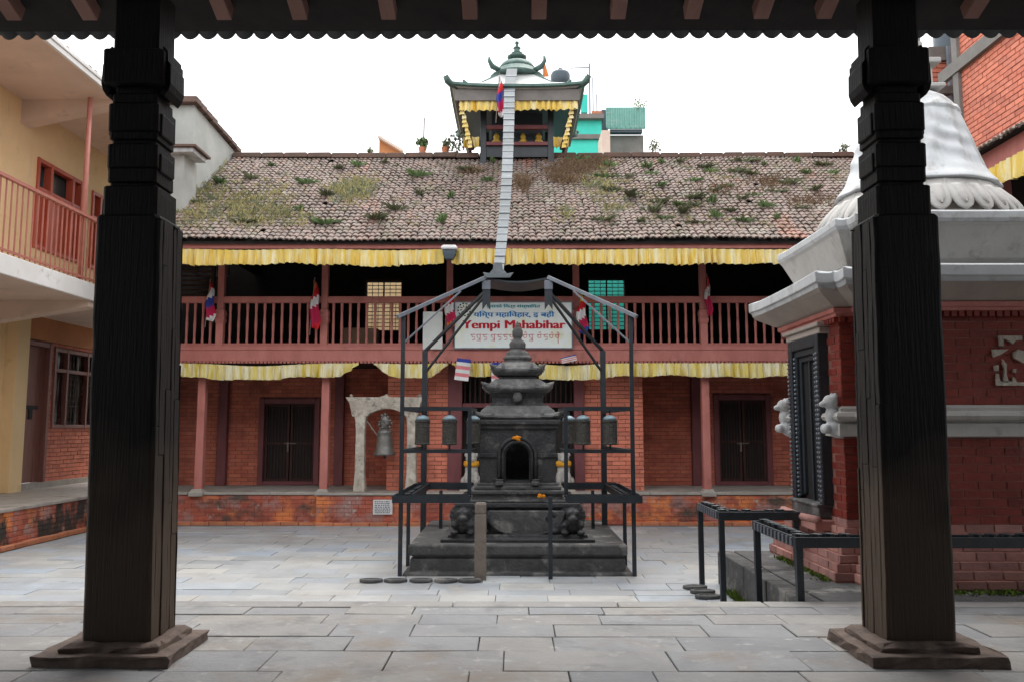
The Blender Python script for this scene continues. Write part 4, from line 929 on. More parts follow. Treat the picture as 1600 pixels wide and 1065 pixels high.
def tier(he, ht, ze_, zt_, drumz, hd_, name):
    o = MB().loft([srect(he*.80, he*.80, ze_-.055), srect(he*.97, he*.97, ze_-.02, .03), srect(he, he, ze_, .035), srect(he*.985, he*.985, ze_+.022, .03), srect(he*.86, he*.86, ze_+.045, .008), srect(ht+(he-ht)*.4, ht+(he-ht)*.4, ze_+(zt_-ze_)*.62), srect(ht, ht, zt_)]).build(name, M['roofst'], cs, bevel=0)
    for sx in (-1, 1):
        for sy in (-1, 1):
            x, y = cxn+sx*he*.97, YSC+sy*he*.97
            MB().path([(x-sx*.06, y-sy*.06, ze_+.04), (x, y, ze_+.045), (x+sx*.03, y+sy*.03, ze_+.075)], [.028,.03,.008]).build('corner_horn', M['roofst'], o, smooth=True)
        for s2 in (-1, 1):
            x = cxn+s2*he*.55; MB().sq([(.022,.03,ze_+.01),(.020,.025,ze_+.05),(.006,.008,ze_+.085)], x, YSC+sx*he*.97).build('eave_horn', M['roofst'], o)
            MB().sq([(.03,.022,ze_+.01),(.025,.020,ze_+.05),(.008,.006,ze_+.085)], cxn+sx*he*.97, YSC+s2*he*.55).build('eave_horn', M['roofst'], o)
    if drumz: MB().sq([(hd_,hd_,zt_-.02),(hd_,hd_,zt_+.02),(hd_*.94,hd_*.94,zt_+.025),(hd_*.94,hd_*.94,drumz*.5+zt_*.5),(hd_*1.02,hd_*1.02,drumz-.03),(hd_*1.02,hd_*1.02,drumz)], cxn, YSC).build('tier_drum', M['basalt'], cs, bevel=.008)
Ye1 = YSC-.53; e1 = (ax(878, Ye1)-ax(738, Ye1))/2
zA = az(654, Ye1); zA2 = az(633, YSC-.32)
tier(e1, .37, zA+.02, zA2, az(611, YSC-.35)+.01, .335, 'roof_tier')
Ye2 = YSC-.42; e2 = (ax(862, Ye2)-ax(753, Ye2))/2; zB = az(606, Ye2); zB2 = az(592, YSC-.25)
tier(e2, .27, zB, zB2+.005, az(583, YSC-.3)+.01, .235, 'roof_tier')
Ye3 = YSC-.32; e3 = (ax(848, Ye3)-ax(766, Ye3))/2; zC = az(578, Ye3); zC2 = az(568, YSC-.2)
tier(e3, .20, zC, zC2+.02, 0, 0, 'roof_tier')
zd = zC2; zq = lambda p: az(p, YSC)
def crease(pr):
    o = []
    for i, (r, z) in enumerate(pr):
        for j_ in (-1, 1):
            k_ = i+j_
            if 0 <= k_ < len(pr): o.append((r+(pr[k_][0]-r)*.06, z+(pr[k_][1]-z)*.06))
            else: o.append((r, z))
    return o
MB().lathe(crease([(.19,zd),(.195,zd+.03),(.165,zd+.035),(.165,zq(563)),(.185,zq(561)),(.185,zq(558)),(.15,zq(556)),(.145,zq(551)),(.10,zq(547)),(.085,zq(545.5)),(.10,zq(544)),(.105,zq(537)),(.085,zq(533)),(.05,zq(530)),(.05,zq(528)),(.066,zq(525)),(.068,zq(518)),(.05,zq(513)),(.03,zq(511)),(.034,zq(509)),(.006,zq(503))]), cxn, YSC, 20).build('finial', M['roofst'], cs, smooth=True)
MB().ball((cxn, YSC-.37, az(620, YSC-.37)), .06, 10, 6, (1,.5,1.2)).build('roof_boss', M['roofst'], cs, smooth=True)
tag(MB().ball((ax(814, Ye1+.15), Ye1+.13, az(645, Ye1+.13)), .028, 8, 5, (1,1,.5)).build('powder_dab', M['magenta']), 'magenta powder dab on the lowest shrine roof', 'offering')
def flowers(px, py, Y, n, label, r=.05):
    p = at(px, py, Y); b = MB()
    for k in range(n): b.ball((p.x+random.uniform(-r*1.5, r*1.5), Y+random.uniform(-.01,.01), p.z+random.uniform(-r*.4, r*.4)), random.uniform(.018,.03), 7, 5, (1,1,.8))
    tag(b.build('marigold_offering', M['marigold']), label, 'flowers')
flowers(812, 684, Yn-.03, 9, 'orange marigolds stuck above the arched shrine niche')
flowers(845, 774, YSC-hb_y+.1, 5, 'small orange marigold heap on the shrine ledge', .025)

# ================================================================ IRON CANOPY FRAME AROUND THE SHRINE
YA, YZ = atZ(628, 899, 0).y, 11.0
xa, xb = ax(628, YA), ax(988, YA)
ic = thing('iron_canopy', 'dark iron pipe frame with lamp trays and open hipped top around shrine', 'canopy', ((xa+xb)/2, (YA+YZ)/2, 0))
T = .042
zTf = az(492, YA); zTb = az(548, YZ)
for X in (xa, xb): MB().box(X-T/2, X+T/2, YA-T/2, YA+T/2, 0, zTf).build('corner_post', M['iron'], ic)
for X in (ax(663, YZ), ax(943, YZ)): MB().box(X-.035, X+.035, YZ-.035, YZ+.035, 0, zTb).build('corner_post', M['iron'], ic)
xzl, xzr = ax(663, YZ), ax(943, YZ)
ytop = 9.72; zt_ = az(436, ytop); tx0, tx1 = ax(758, ytop), ax(858, ytop); ytb = 10.35
for (p, q, wd, m) in (((xa-.06, YA-.06, zTf-.03), (tx0, ytop, zt_+.02), .05, 'ironlight'), ((xb+.06, YA-.06, zTf-.03), (tx1, ytop, zt_+.02), .05, 'ironlight'),
        ((xzl, YZ, zTb), (tx0, ytb, zt_-.02), .04, 'iron'), ((xzr, YZ, zTb), (tx1, ytb, zt_-.02), .04, 'iron'),
        ((xzl, YZ, zTb-.3), (tx0+.02, ytb-.1, zt_-.05), .028, 'iron'), ((xzr, YZ, zTb-.3), (tx1-.02, ytb-.1, zt_-.05), .028, 'iron'),
        ((xa, YA, zTf-.32), (tx0-.28, ytop-.3, zt_-.20), .022, 'ironlight'), ((xb, YA, zTf-.32), (tx1+.28, ytop-.3, zt_-.20), .022, 'ironlight')):
    MB().bar(p, q, wd, wd*.8).build('hip_rail', M[m], ic)
b = MB()
def topf(u, v):
    X = tx0+(tx1-tx0)*u; return (X, ytop+(ytb-ytop)*v, zt_+.012-.05*math.sin(math.pi*u))
b.grid(topf, 12, 3); b.build('top_plate', M['iron'], ic, solid=.022)
for X in (tx0+.01, tx1):
    MB().prism([(X-.045, zt_-.02), (X+.045, zt_-.02), (X+.048, zt_-.38), (X, zt_-.31), (X-.048, zt_-.38)], ytop-.02, ytop-.008).build('metal_pennant', M['iron'], ic)
    MB().box(X-.05, X+.05, ytop-.03, ytop-.021, zt_-.13, zt_-.02).build('pennant_cap', M['ironlight'], ic)
zr1_, zr2_, ztr = az(638, YA), az(704, YA), az(776, YA)
xi0, xi1 = ax(734, YA), ax(884, YA)
for a, c, e in ((xa, xi0, xa), (xi1, xb, xb)):
    inner = xi0 if a == xa else xi1
    MB().box(inner-T/2, inner+T/2, YA-T/2, YA+T/2, ztr, zr1_+.02).build('inner_post', M['iron'], ic)
    for z in (zr1_, zr2_): MB().box(a+T/2, c-T/2, YA-T/2+.002, YA+T/2-.002, z-T/2, z+T/2).build('wheel_rail', M['iron'], ic)
    ez_ = xzl if a == xa else xzr
    for z in (zr1_, zr2_): MB().bar((e, YA+T/2, z), (ez_, YZ-.04, z), T*.9).build('side_rail', M['iron'], ic)
# lamp trays: shallow iron troughs front and sides
def tray(x0, x1, y0, y1, z):
    t = MB().box(x0, x1, y0, y1, z-.05, z-.035).box(x0, x0+.012, y0, y1, z-.034, z+.03).box(x1-.012, x1, y0, y1, z-.034, z+.03).box(x0+.013, x1-.013, y0, y0+.012, z-.034, z+.03).box(x0+.013, x1-.013, y1-.012, y1, z-.034, z+.03).build('lamp_tray', M['iron'], ic)
    b = MB(); nx, ny = max(1, int((x1-x0-.06)/.10)), max(1, int((y1-y0-.06)/.10))
    for i in range(nx):
        for j in range(ny):
            if random.random() < .75: b.lathe([(.022,0),(.035,.03),(.036,.045),(.024,.042),(.02,.03)], x0+.03+(x1-x0-.06)*(i+.5)/nx, y0+.03+(y1-y0-.06)*(j+.5)/ny, 7, z-.034)
    b.build('lamp_cups', M['iron'], t, kind='stuff')
xo = .075
tray(xa-xo, xi0+.01, YA-.16, YA+.06, ztr); tray(xi1-.01, xb+xo, YA-.16, YA+.06, ztr)
tray(xa-xo, xa+.12, YA+.065, YZ-.1, ztr); tray(xb-.12, xb+xo, YA+.065, YZ-.1, ztr)
tray(xa-xo+.02, -.55, YZ-.09, YZ+.1, ztr); tray(.62, xb+xo-.02, YZ-.09, YZ+.1, ztr)
for px, Y in ((640, 9.75), (974, 9.75), (690, 10.6), (925, 10.6)):
    X = ax(px, Y); MB().box(X-.02, X+.02, Y-.02, Y+.02, 0, ztr-.036).build('tray_leg', M['iron'], ic)
X = ax(858, YA); MB().box(X-.022, X+.022, YA-.2, YA-.16, 0, ztr+.02).build('gate_post', M['iron'], ic)
# prayer wheels
def wheel(label, X, Y):
    z0 = zr2_+T/2; h = zr1_-zr2_-T
    t = thing('prayer_wheel', label, 'prayer wheel', (X, Y, z0), 'prayer wheels of the iron canopy')
    MB().tube((0,0,0), (0,0,h), .010, n=6).build('axle', M['iron'], t, local=True)
    dr_ = MB().lathe([(.02,.045),(.082,.05),(.088,.06),(.082,.07),(.080,.12),(.0815,.122),(.080,.13),(.080,.18),(.0815,.182),(.080,.19),(.080,.24),(.0815,.242),(.080,.25),(.080,.29),(.088,.30),(.088,.315),(.07,.318)], n=20).build('drum', M['wheel'], t, local=True)
    MB().lathe([(.078,.3185),(.07,.345),(.04,.365),(.012,.375)], n=16).build('cap', M['wheelcap'], t, local=True, smooth=True)
    return t
w0 = wheel('engraved prayer wheel beside the left front post of the iron canopy', ax(660, YA), YA)
def wl(label, X, Y): return dup(w0, (X, Y, zr2_+T/2), label)
wl('engraved prayer wheel second from the left front canopy post, before red brick', ax(702.5, YA), YA)
wl('engraved prayer wheel just right of the shrine cella, second from right post', ax(911, YA), YA)
wl('engraved prayer wheel beside the right front post of the iron canopy', ax(953, YA), YA)
wl('partly hidden prayer wheel behind the left inner post of the canopy', ax(740, YA+.45), YA+.45)
wl('partly hidden prayer wheel behind the right inner post of the canopy', ax(889, YA+.45), YA+.45)
for X0, X1 in ((xi0, xi0), (xi1, xi1)):
    for z in (zr1_, zr2_): MB().bar((X0, YA+T/2, z), (X0+(.03 if X0 < 0 else -.03), YA+.7, z), T*.8).build('return_rail', M['iron'], ic)

# stone bollard before the shrine
Yq = atZ(751, 905, 0).y; X = ax(751.5, Yq)
bo = thing('stone_post', 'slim weathered stone post standing before the shrine plinth', 'post', (X, Yq, 0))
zp = az(784, Yq); MB().sq([(.062,.055,-.02),(.06,.053,zp-.13),(.05,.045,zp-.125),(.05,.045,zp-.11),(.06,.053,zp-.105),(.06,.053,zp-.02),(.045,.04,zp)], X, Yq).build('shaft', M['post'], bo, bevel=.008)
# flat stones with oval lamp hollows set in the paving
def ovals(label, pts, Yr, sl):
    X0 = min(p[0] for p in pts)-.16; X1 = max(p[0] for p in pts)+.16; Y0_ = min(p[1] for p in pts)-.13; Y1_ = max(p[1] for p in pts)+.13
    t = thing('lamp_stone', label, 'stone slab', ((X0+X1)/2, (Y0_+Y1_)/2, 0))
    for p in pts:
        MB().lathe([(.12,.003),(.125,.018),(.12,.032),(.085,.034),(.075,.026),(.01,.022)], n=18).build('oval_stone', M['basalt2'], t, smooth=False).location = (0,0,0)
        o = t.children[-1]; o.location = (p[0], p[1], 0); o.scale = (1.0, .62, 1)
    return t
ovals('row of low oval lamp stones left of the stone post', [tuple(atZ(px, 908.5, 0)[:2]) for px in (580, 618, 658, 697, 734)], 0, 0)
ovals('three low oval lamp stones at the foot of the right lamp table', [tuple(atZ(px, py, 0)[:2]) for px, py in ((1086, 919), (1098, 926), (1106, 934))], 0, 0)

# ================================================================ GUARDIAN LIONS OF THE SHRINE DOOR
def guardian(X, s, label):
    Y = YF-.02+.22; z0 = PZ
    t = thing('guardian_lion', label, 'statue', (X, Y, z0))
    MB().sq([(.19,.16,z0-.003),(.19,.16,z0+.06),(.16,.14,z0+.08)], X, Y).build('pedestal', M['torana'], t, bevel=.01)
    b = MB()
    for (dx, dy, dz, r, sc) in ((0,.04,.24,.13,(1,1,1.2)), (0,-.02,.36,.115,(1,.9,1.3)), (0,-.05,.55,.10,(1,.95,1)), (0,-.13,.53,.055,(1.1,1,.8)), (-.08,-.08,.22,.045,(1,1,2.6)), (.08,-.08,.22,.045,(1,1,2.6)), (-.085,-.11,.105,.05,(1,1.3,.6)), (.085,-.11,.105,.05,(1,1.3,.6)), (-.12,.04,.16,.09,(.8,1.2,1)), (.12,.04,.16,.09,(.8,1.2,1)), (-.085,0,.61,.04,(1,.7,1)), (.085,0,.61,.04,(1,.7,1)), (0,.16,.35,.05,(1,1,2)), (0,.15,.46,.06,(1,1,1)), (0,0,.61,.07,(1,1,.7))):
        b.ball((X+dx, Y+dy, z0+dz), r, 12, 8, sc)
    o = b.build('body', M['lion'], t, smooth=True); md = o.modifiers.new('fuse', 'REMESH'); md.mode = 'VOXEL'; md.voxel_size = .016; md.use_smooth_shade = True
    MB().lathe([(.125,.42),(.135,.45),(.132,.49),(.118,.51)], X, Y-.02, 18, z0).build('neck_cloth', M['orangecloth'], t, smooth=True)
guardian(ax(737, YF+.2), -1, 'pale stone guardian lion with orange neck cloth left of the shrine')
guardian(ax(880, YF+.2), 1, 'pale stone guardian lion with orange neck cloth right of the shrine')

# ================================================================ BELL AND ITS STONE FRAME
Yt = YF+.12
tf = thing('bell_frame', 'weathered pale stone torana frame holding the bell on the plinth', 'frame', (ax(603, Yt), Yt, PZ))
for px in (564, 644):
    X = ax(px, Yt); MB().sq([(.105,.10,PZ-.003),(.095,.09,PZ+.1),(.08,.08,PZ+.3),(.075,.075,1.5),(.085,.085,az(652, Yt)-.05),(.10,.095,az(648, Yt))], X, Yt).build('frame_post', M['torana'], tf, bevel=.015)
xl, xr = ax(540, Yt), ax(664, Yt); zt1, zt0 = az(620, Yt), az(650, Yt); xc = (xl+xr)/2
pts = [(xl, zt1), (xl+.07, zt1-.10), (xl+.12, zt0+.0), (ax(574, Yt), zt0+.0)]
pts += [(ax(574, Yt)+(ax(636, Yt)-ax(574, Yt))*k/10, zt0+.02+.11*math.sin(math.pi*k/10)) for k in range(1, 10)]
pts += [(ax(634, Yt), zt0), (xr-.12, zt0), (xr-.07, zt1-.10), (xr, zt1), (xc+.1, zt1+.0), (xc, zt1+.035), (xc-.1, zt1)]
MB().prism(pts[::-1], Yt-.09, Yt+.09).build('lintel', M['torana'], tf, bevel=.012)
for px in (548, 603, 655):
    MB().ball((ax(px, Yt), Yt, zt1+.02), .03, 8, 6, (1,1,1.3)).build('knob', M['torana'], tf, smooth=True)
Xb = ax(601.5, Yt); zbm = az(711, Yt); zbt = az(676, Yt)
be = thing('bronze_bell', 'old bronze bell with ornate crown hanging in the stone frame', 'bell', (Xb, Yt, zbm))
bh_ = zbt-zbm
MB().lathe([(.14,.02),(.185,0),(.19,.03),(.165,.08),(.145,.16),(.135,.24),(.13,bh_-.06),(.115,bh_-.02),(.13,bh_),(.125,bh_+.03),(.09,bh_+.06),(.05,bh_+.08)], Xb, Yt, 22, zbm).build('bell_body', M['bronze'], be, smooth=True)
b = MB()
for k in range(22):
    a = k*2*math.pi*5/22; zz = zbt+.06+k*.012; rr = .115*(1-abs(k/22-.35)*.9)
    b.ball((Xb+rr*math.cos(a), Yt+.5*rr*math.sin(a), zz), .026, 7, 5)
b.ball((Xb, Yt, zbt+.18), .09, 10, 6, (1,.7,1.6)); b.build('crown', M['bronze'], be, smooth=True)
for k in range(4):
    z = az(647, Yt)+.0+k*.045-.12; MB().path([(Xb+.022*math.cos(t)*(1 if k % 2 else .25), Yt+.022*math.cos(t)*(.25 if k % 2 else 1), z+.034*math.sin(t)) for t in [2*math.pi*i/8 for i in range(9)]], .007, 5).build('chain_link', M['bronze'], be)
MB().tube((Xb, Yt, zbm-.05), (Xb, Yt, zbm+.15), .018, .012).build('clapper', M['iron'], be)
MB().tube((ax(572, Yt), Yt-.03, az(655, Yt)), (ax(592, Yt), Yt-.03, az(682, Yt)), .012).build('pull_rod', M['post'], be)

# ================================================================ SIGN, NOTICES, FLAGS
Ysg = YF-.14
sx_0, sx_1, sz0, sz1 = ax(711, Ysg, 508), ax(893, Ysg, 508), az(543, Ysg), az(473, Ysg)
sg = thing('name_board', 'white name board with blue and red lettering on the gallery railing', 'sign', ((sx_0+sx_1)/2, Ysg, sz0))
MB().box(sx_0, sx_1, Ysg, Ysg+.03, sz0, sz1).build('board', M['signface'], sg)
MB().box(sx_0-.02, sx_0-.001, Ysg-.008, Ysg+.04, sz0-.02, sz1+.02).box(sx_1+.001, sx_1+.02, Ysg-.008, Ysg+.04, sz0-.02, sz1+.02).box(sx_0, sx_1, Ysg-.007, Ysg+.04, sz1+.001, sz1+.02).box(sx_0, sx_1, Ysg-.007, Ysg+.04, sz0-.02, sz0-.001).build('board_frame', M['ironlight'], sg)
def text(s, px0, px1, py0, py1, m, name='lettering', off=0, bold=0):
    cu = bpy.data.curves.new('lettering', 'FONT'); cu.body = s; cu.size = 1; cu.offset = off; cu.extrude = .002
    o = bpy.data.objects.new('tmp_lettering', cu); COL.objects.link(o); bpy.context.view_layer.update()
    me = bpy.data.meshes.new_from_object(o.evaluated_get(bpy.context.evaluated_depsgraph_get())); bpy.data.objects.remove(o)
    xs = [v.co.x for v in me.vertices]; ys = [v.co.y for v in me.vertices]
    if not xs: return
    xn, xx, yn, yx = min(xs), max(xs), min(ys), max(ys)
    X0, X1, Z0, Z1 = ax(px0, Ysg, 508), ax(px1, Ysg, 508), az(py1, Ysg), az(py0, Ysg)
    for v in me.vertices:
        x, y, z = v.co
        v.co = (X0+(x-xn)/(xx-xn)*(X1-X0), Ysg-.004-z*.5, Z0+(y-yn)/(yx-yn)*(Z1-Z0))
    me.materials.clear(); me.materials.append(m); o = bpy.data.objects.new(name, me); COL.objects.link(o); put(o, sg)
    if bold:
        b = MB(); vv = [tuple(v.co) for v in me.vertices]; ff = [tuple(p.vertices) for p in me.polygons]
        for s in (-1, -.5, .5, 1): b.add([(x+s*bold, y-.0006*(s+2), z) for x, y, z in vv], ff)
        b.build('lettering_weight', m, sg)
text('Yempi Mahabihar', 723, 883, 500.5, 517.5, M['txtred'], bold=.010)
text('यिम्प महािवहार, इ बही', 740, 866, 486, 498, M['txtblue'], bold=.006)
text('युवाको िमत्र संस्थािपत', 760, 844, 475.5, 482.5, M['txtteal'], bold=.004)
# Tibetan line drawn as pen strokes
b = MB(); random.seed(5)
x = 735.0
def stroke(pts, r=.0058): b.path([(ax(p, Ysg, 508), Ysg-.004, az(q, Ysg)) for p, q in pts], r, 4)
for n, gap in ((3, 7), (4, 6), (3, 7), (4, 6), (1, 0)):
    for k in range(n):
        if n > 1:
            stroke([(x, 523), (x+8, 522.4)])
            t_ = random.choice((0, 1, 2))
            if t_ == 0: stroke([(x+2, 523), (x+1, 526), (x+3, 528), (x+6, 527), (x+6, 523)]); stroke([(x+3, 520), (x+5, 518.5), (x+6, 520.5)])
            elif t_ == 1: stroke([(x+1, 523), (x+2, 527), (x+5, 529), (x+4, 532), (x+1, 531.5)]); stroke([(x+6, 522.5), (x+6, 533)])
            else: stroke([(x+2, 523), (x+3, 526.5), (x+6.5, 526), (x+7, 530), (x+3, 531)])
            x += 9.3
    stroke([(x, 522.5), (x+.8, 523)], .004); x += gap*.55
stroke([(872, 521), (872, 536)])
b.build('lettering', M['txtpink'], sg)
# round emblem, upper left of the board
b = MB()
ex_, ez_, rr = ax(724, Ysg), az(484, Ysg), .105
for k in range(12):
    a0 = 2*math.pi*k/12
    b.path([(ex_+rr*math.cos(a0+t), Ysg-.004, ez_+rr*math.sin(a0+t)) for t in (0, .15, .3)], .010, 4)
for k in range(8):
    a0 = 2*math.pi*k/8; b.path([(ex_+rr*.35*math.cos(a0), Ysg-.004, ez_+rr*.35*math.sin(a0)), (ex_+rr*.7*math.cos(a0+.2), Ysg-.004, ez_+rr*.7*math.sin(a0+.2))], .007, 4)
b.build('emblem', M['black'], sg)
def notice(name, label, px0, px1, py0, py1, Y, m, lines=None):
    t = MB().box(ax(px0, Y), ax(px1, Y), Y, Y+.012, az(py1, Y), az(py0, Y)).build(name, m); tag(t, label, 'notice')
    if lines:
        b = MB()
        for k in range(7):
            z = az(py1, Y)+(az(py0, Y)-az(py1, Y))*(k+1)/8; a = ax(px0, Y)+.03
            while a < ax(px1, Y)-.05:
                wv = random.uniform(.012, .04); b.box(a, a+wv, Y-.003, Y-.0005, z-.008, z+.008); a += wv+.012
        b.build('printed_lines', lines, t)
    return t
notice('white_placard', 'small white placard with grey print on the plinth below the bell', 585, 615, 780, 803, YC-.03, M['cl_white'], M['ironlight'])
notice('paper_panel', 'blank pale paper hung on the gallery railing left of the name board', 659, 690, 487, 545, YF-.14, M['paper'])
cb = MB().box(ax(530, YP+.5), ax(586, YP+.5), YP+.5, YP+.8, GZ-.03, az(512, YP+.5)).build('storage_box', M['wicker'], bevel=.01); tag(cb, 'brown box standing behind the gallery balusters', 'box')
def flag(px, py0, py1, label, lean, cols, Y=None, wpx=17):
    Y = Y or YF-.12
    x0, zt, zb_ = ax(px, Y, py0), az(py0, Y), az(py1, Y)
    t = thing('buddhist_flag', label, 'flag', (x0, Y, zb_), 'flags on the gallery posts')
    MB().tube((x0-lean*.05, Y+.02, zb_-.12), (x0+lean*.02, Y, zt+.05), .009, n=6).build('flag_stick', M['post'], t)
    b = MB(); nu, nv = 6, 15; wd = wpx*Y/F; h = zt-zb_
    def fn(u, v):
        s = .25+.75*min(1, v*1.6); k = 1-.35*max(0, v-.8)/.2
        return (x0+lean*.02+(u-.35)*wd*s*k+.02*math.sin(v*9), Y-.02+.035*math.sin(u*8+v*4), zt-h*v-.05*h*u)
    b.grid(fn, nu, nv)
    b.mi = [min(len(cols)-1, int((j+.8*i*.6)/(nv+2)*len(cols))) for j in range(nv) for i in range(nu)]
    b.build('flag_cloth', [M[c] for c in cols], t, smooth=True, solid=.003)
flag(327, 440, 500, 'drooping striped flag on the leftmost gallery post', 1, ('cl_red', 'cl_white', 'cl_blue', 'cl_crim', 'cl_white'))
flag(490, 438, 512, 'drooping red and white flag beside the second gallery post from left', 1, ('cl_or', 'cl_red', 'cl_white', 'cl_crim', 'cl_crim', 'cl_red'))
flag(700, 452, 508, 'drooping red and orange flag at the left edge of the name board', 1, ('cl_or', 'cl_red', 'cl_white', 'cl_crim', 'cl_or'), YF-.2)
flag(905, 458, 520, 'drooping red and white flag at the right edge of the name board', 1, ('cl_yel', 'cl_red', 'cl_white', 'cl_crim', 'cl_blue'), YF-.2)
flag(1106, 432, 492, 'furled pinkish flag on the gallery post nearest the white shrine', -1, ('cl_red', 'cl_white', 'cl_crim', 'cl_crim'), None, 10)
flag(779, 118, 182, 'red and blue flag hanging beside the metal ribbon at the pagoda', 1, ('cl_white', 'cl_red', 'cl_blue', 'cl_crim', 'cl_white'), 15.1, 11)
Y = 23
b = MB().add([(ax(852, Y), Y, az(92, Y)), (ax(861, Y), Y+.1, az(118, Y)), (ax(851, Y), Y, az(121, Y))], [(0,1,2)])
pt = thing('roof_pennant', 'faded triangular red pennant on a pole behind the pagoda roof', 'flag', (ax(852, Y), Y, az(180, Y)))
b.build('pennant_cloth', M['cl_or'], pt, solid=.003); MB().tube((ax(851, Y), Y, az(182, Y)), (ax(852, Y), Y, az(88, Y)), .02).build('pennant_pole', M['post'], pt)
def prayerflag(px, py, wpx, hpx, rot, label):
    Y = YF-.26; p = at(px, py, Y); wd, h = wpx*Y/F, hpx*Y/F; b = MB()
    def fn(u, v):
        x, z = (u-.5)*wd, -v*h; return (p.x+x*math.cos(rot)-z*math.sin(rot), Y+.01*math.sin(u*6+v*4), p.z+x*math.sin(rot)+z*math.cos(rot))
    b.grid(fn, 4, 6); c = ('cl_blue', 'paper', 'txtpink', 'paper', 'txtpink', 'cl_white'); b.mi = [j for j in range(6) for _ in range(4)]
    tag(b.build('prayer_flag', [M[k] for k in c], solid=.003), label, 'prayer flag')
prayerflag(725, 560, 22, 34, -.12, 'small faded striped prayer flag left of the shrine spire')
prayerflag(775, 566, 14, 30, .0, 'small striped prayer flag half hidden behind the shrine tiers')
prayerflag(888, 556, 24, 9, .22, 'narrow pale prayer flag strip right of the shrine spire')
# lamp on the gallery post
lm = thing('gallery_lamp', 'white capped lamp on the post left of the metal ribbon', 'lamp', (ax(700, YE), YE+.02, az(400, YE)))
Yl = YE+.02; Xl = ax(700, Yl)
MB().sq([(.12,.08,az(391,Yl)),(.13,.09,az(388,Yl)),(.10,.07,az(384,Yl))], Xl, Yl).build('lamp_shade', M['cl_white'], lm, bevel=.01)
MB().sq([(.06,.06,az(406,Yl)),(.10,.07,az(398,Yl)),(.10,.07,az(391.2,Yl))], Xl, Yl).build('lamp_housing', M['tank'], lm, bevel=.01)

# ================================================================ VALANCES OF THE HOUSE AND WING
yv = YE+.07; zv = az(388.5, yv)
valance('upper_valance', 'bright yellow pleated valance under the roof eave, left of the lamp', (ax(225, yv, 390), yv, zv), (ax(694, yv, 390), yv, zv), .235, M['yellow'], sag=((1.6, .7, .03), (3.9, .8, .04)))
valance('upper_valance', 'bright yellow pleated valance under the roof eave, right of the lamp', (ax(706, yv, 390), yv, zv), (ax(1320, yv, 390), yv, zv), .235, M['yellow'], sag=((2.2, .8, .03), (4.9, .8, .03)))
yv = YF-.135; zv = az(567, yv)
def lv(a, c, label, sag=(), rd=True): valance('lower_valance', label, (ax(a, yv, 575), yv, zv), (ax(c, yv, 575), yv, zv), .225, M['paleyellow'], sag=sag, pitch=.13, roundends=rd)
lv(255, 560, 'long pale yellow valance sagging below the gallery at the left end', ((1.6, .7, .07),))
lv(585, 700, 'short pale yellow valance with rounded ends behind the left canopy posts', ((.6, .4, .02),))
lv(706, 796, 'pale yellow valance piece just left of the shrine spire', ((.3, .4, .0),))
lv(842, 1262, 'long pale yellow valance below the gallery right of the shrine', ((.5, .5, .06), (3, .6, .0)), False)
valance('wing_valance', 'yellow pleated valance under the eave of the right wing', (XF-.05, 12.2, za+.02), (XF-.05, 6.0, za+.02), .28, M['yellow'])

# ================================================================ WHITE STUPA SHRINE ON THE RIGHT
SX, SY, SA, SBY, SW = 3.83, 7.72, .875, .155, .68     # centre, half size, bay projection, bay half width
st = thing('white_stupa', 'red brick shrine crowned by a white draped stupa dome on the right', 'stupa', (SX, SY, 0))
def cross(o, z, a=SA, p=SBY, wd=SW):
    A, P, W_ = a+o, a+p+o, wd+o
    q = [(-W_,-P),(W_,-P),(W_,-A),(A,-A),(A,-W_),(P,-W_),(P,W_),(A,W_),(A,A),(W_,A),(W_,P),(-W_,P),(-W_,A),(-A,A),(-A,W_),(-P,W_),(-P,-W_),(-A,-W_),(-A,-A),(-W_,-A)]
    return [(SX+x, SY+y, z) for x, y in q]
ZP = .34
# dark stone platform
dp = thing('shrine_platform', 'low dark mossy stone platform under the white stupa shrine', 'platform', (SX, SY, 0))
px0 = 2.09; py1 = atZ(1110, 861, ZP).y+.1; py0 = EY+.06
y = py0; k = 0
MB().box(px0+.03, 5.9, py0+.03, py1-.02, 0, ZP-.03).build('core', M['basalt2'], dp)
while y < py1-.1:
    d = min(random.uniform(.45, .75), py1-y)
    MB().box(px0, px0+.16, y+.004, y+d-.004, 0, ZP-.004).build('side_stone', M['basalt2'], dp, bevel=.012)
    x = px0+.165
    while x < 5.9:
        wv = random.uniform(.5, .9); MB().box(x+.004, min(x+wv, 5.92)-.004, y+.004, y+d-.004, ZP-.05, ZP+random.uniform(-.004, .004)).build('platform_slab', M['basalt2'], dp, bevel=.008); x += wv
    y += d
def ringz(z):                                     # talus offset of the pink brick foot
    return max(0, .20*(1-(z-ZP)/.44))
b = MB().loft([cross(.19, ZP-.01), cross(.19, ZP+.02), cross(-.004, .79), cross(-.004, 1.0), cross(-.004, 2.62)]); bc_ = b.build('brick_body', M['shrinemortar'], st)
nZ0, nZ1 = .93, atX(1255, 542, SX-SA-SBY).z+.06
nY0, nY1 = SY-.40, SY+.40
bandz = (az(677, SY-SA-SBY), az(632, SY-SA-SBY))
bk = MB().box(-.5, .5, -.03, .03, 0, .058).build('brick', M['brickshrine'], bc_); bkm = bk.data; bpy.data.objects.remove(bk)
bk = MB().box(-.5, .5, -.03, .03, 0, .058).build('brick', M['brickpink'], bc_); bkp = bk.data; bpy.data.objects.remove(bk)
restr, restp = MB(), MB(); nbr = 0
z = ZP+.02; row = 0
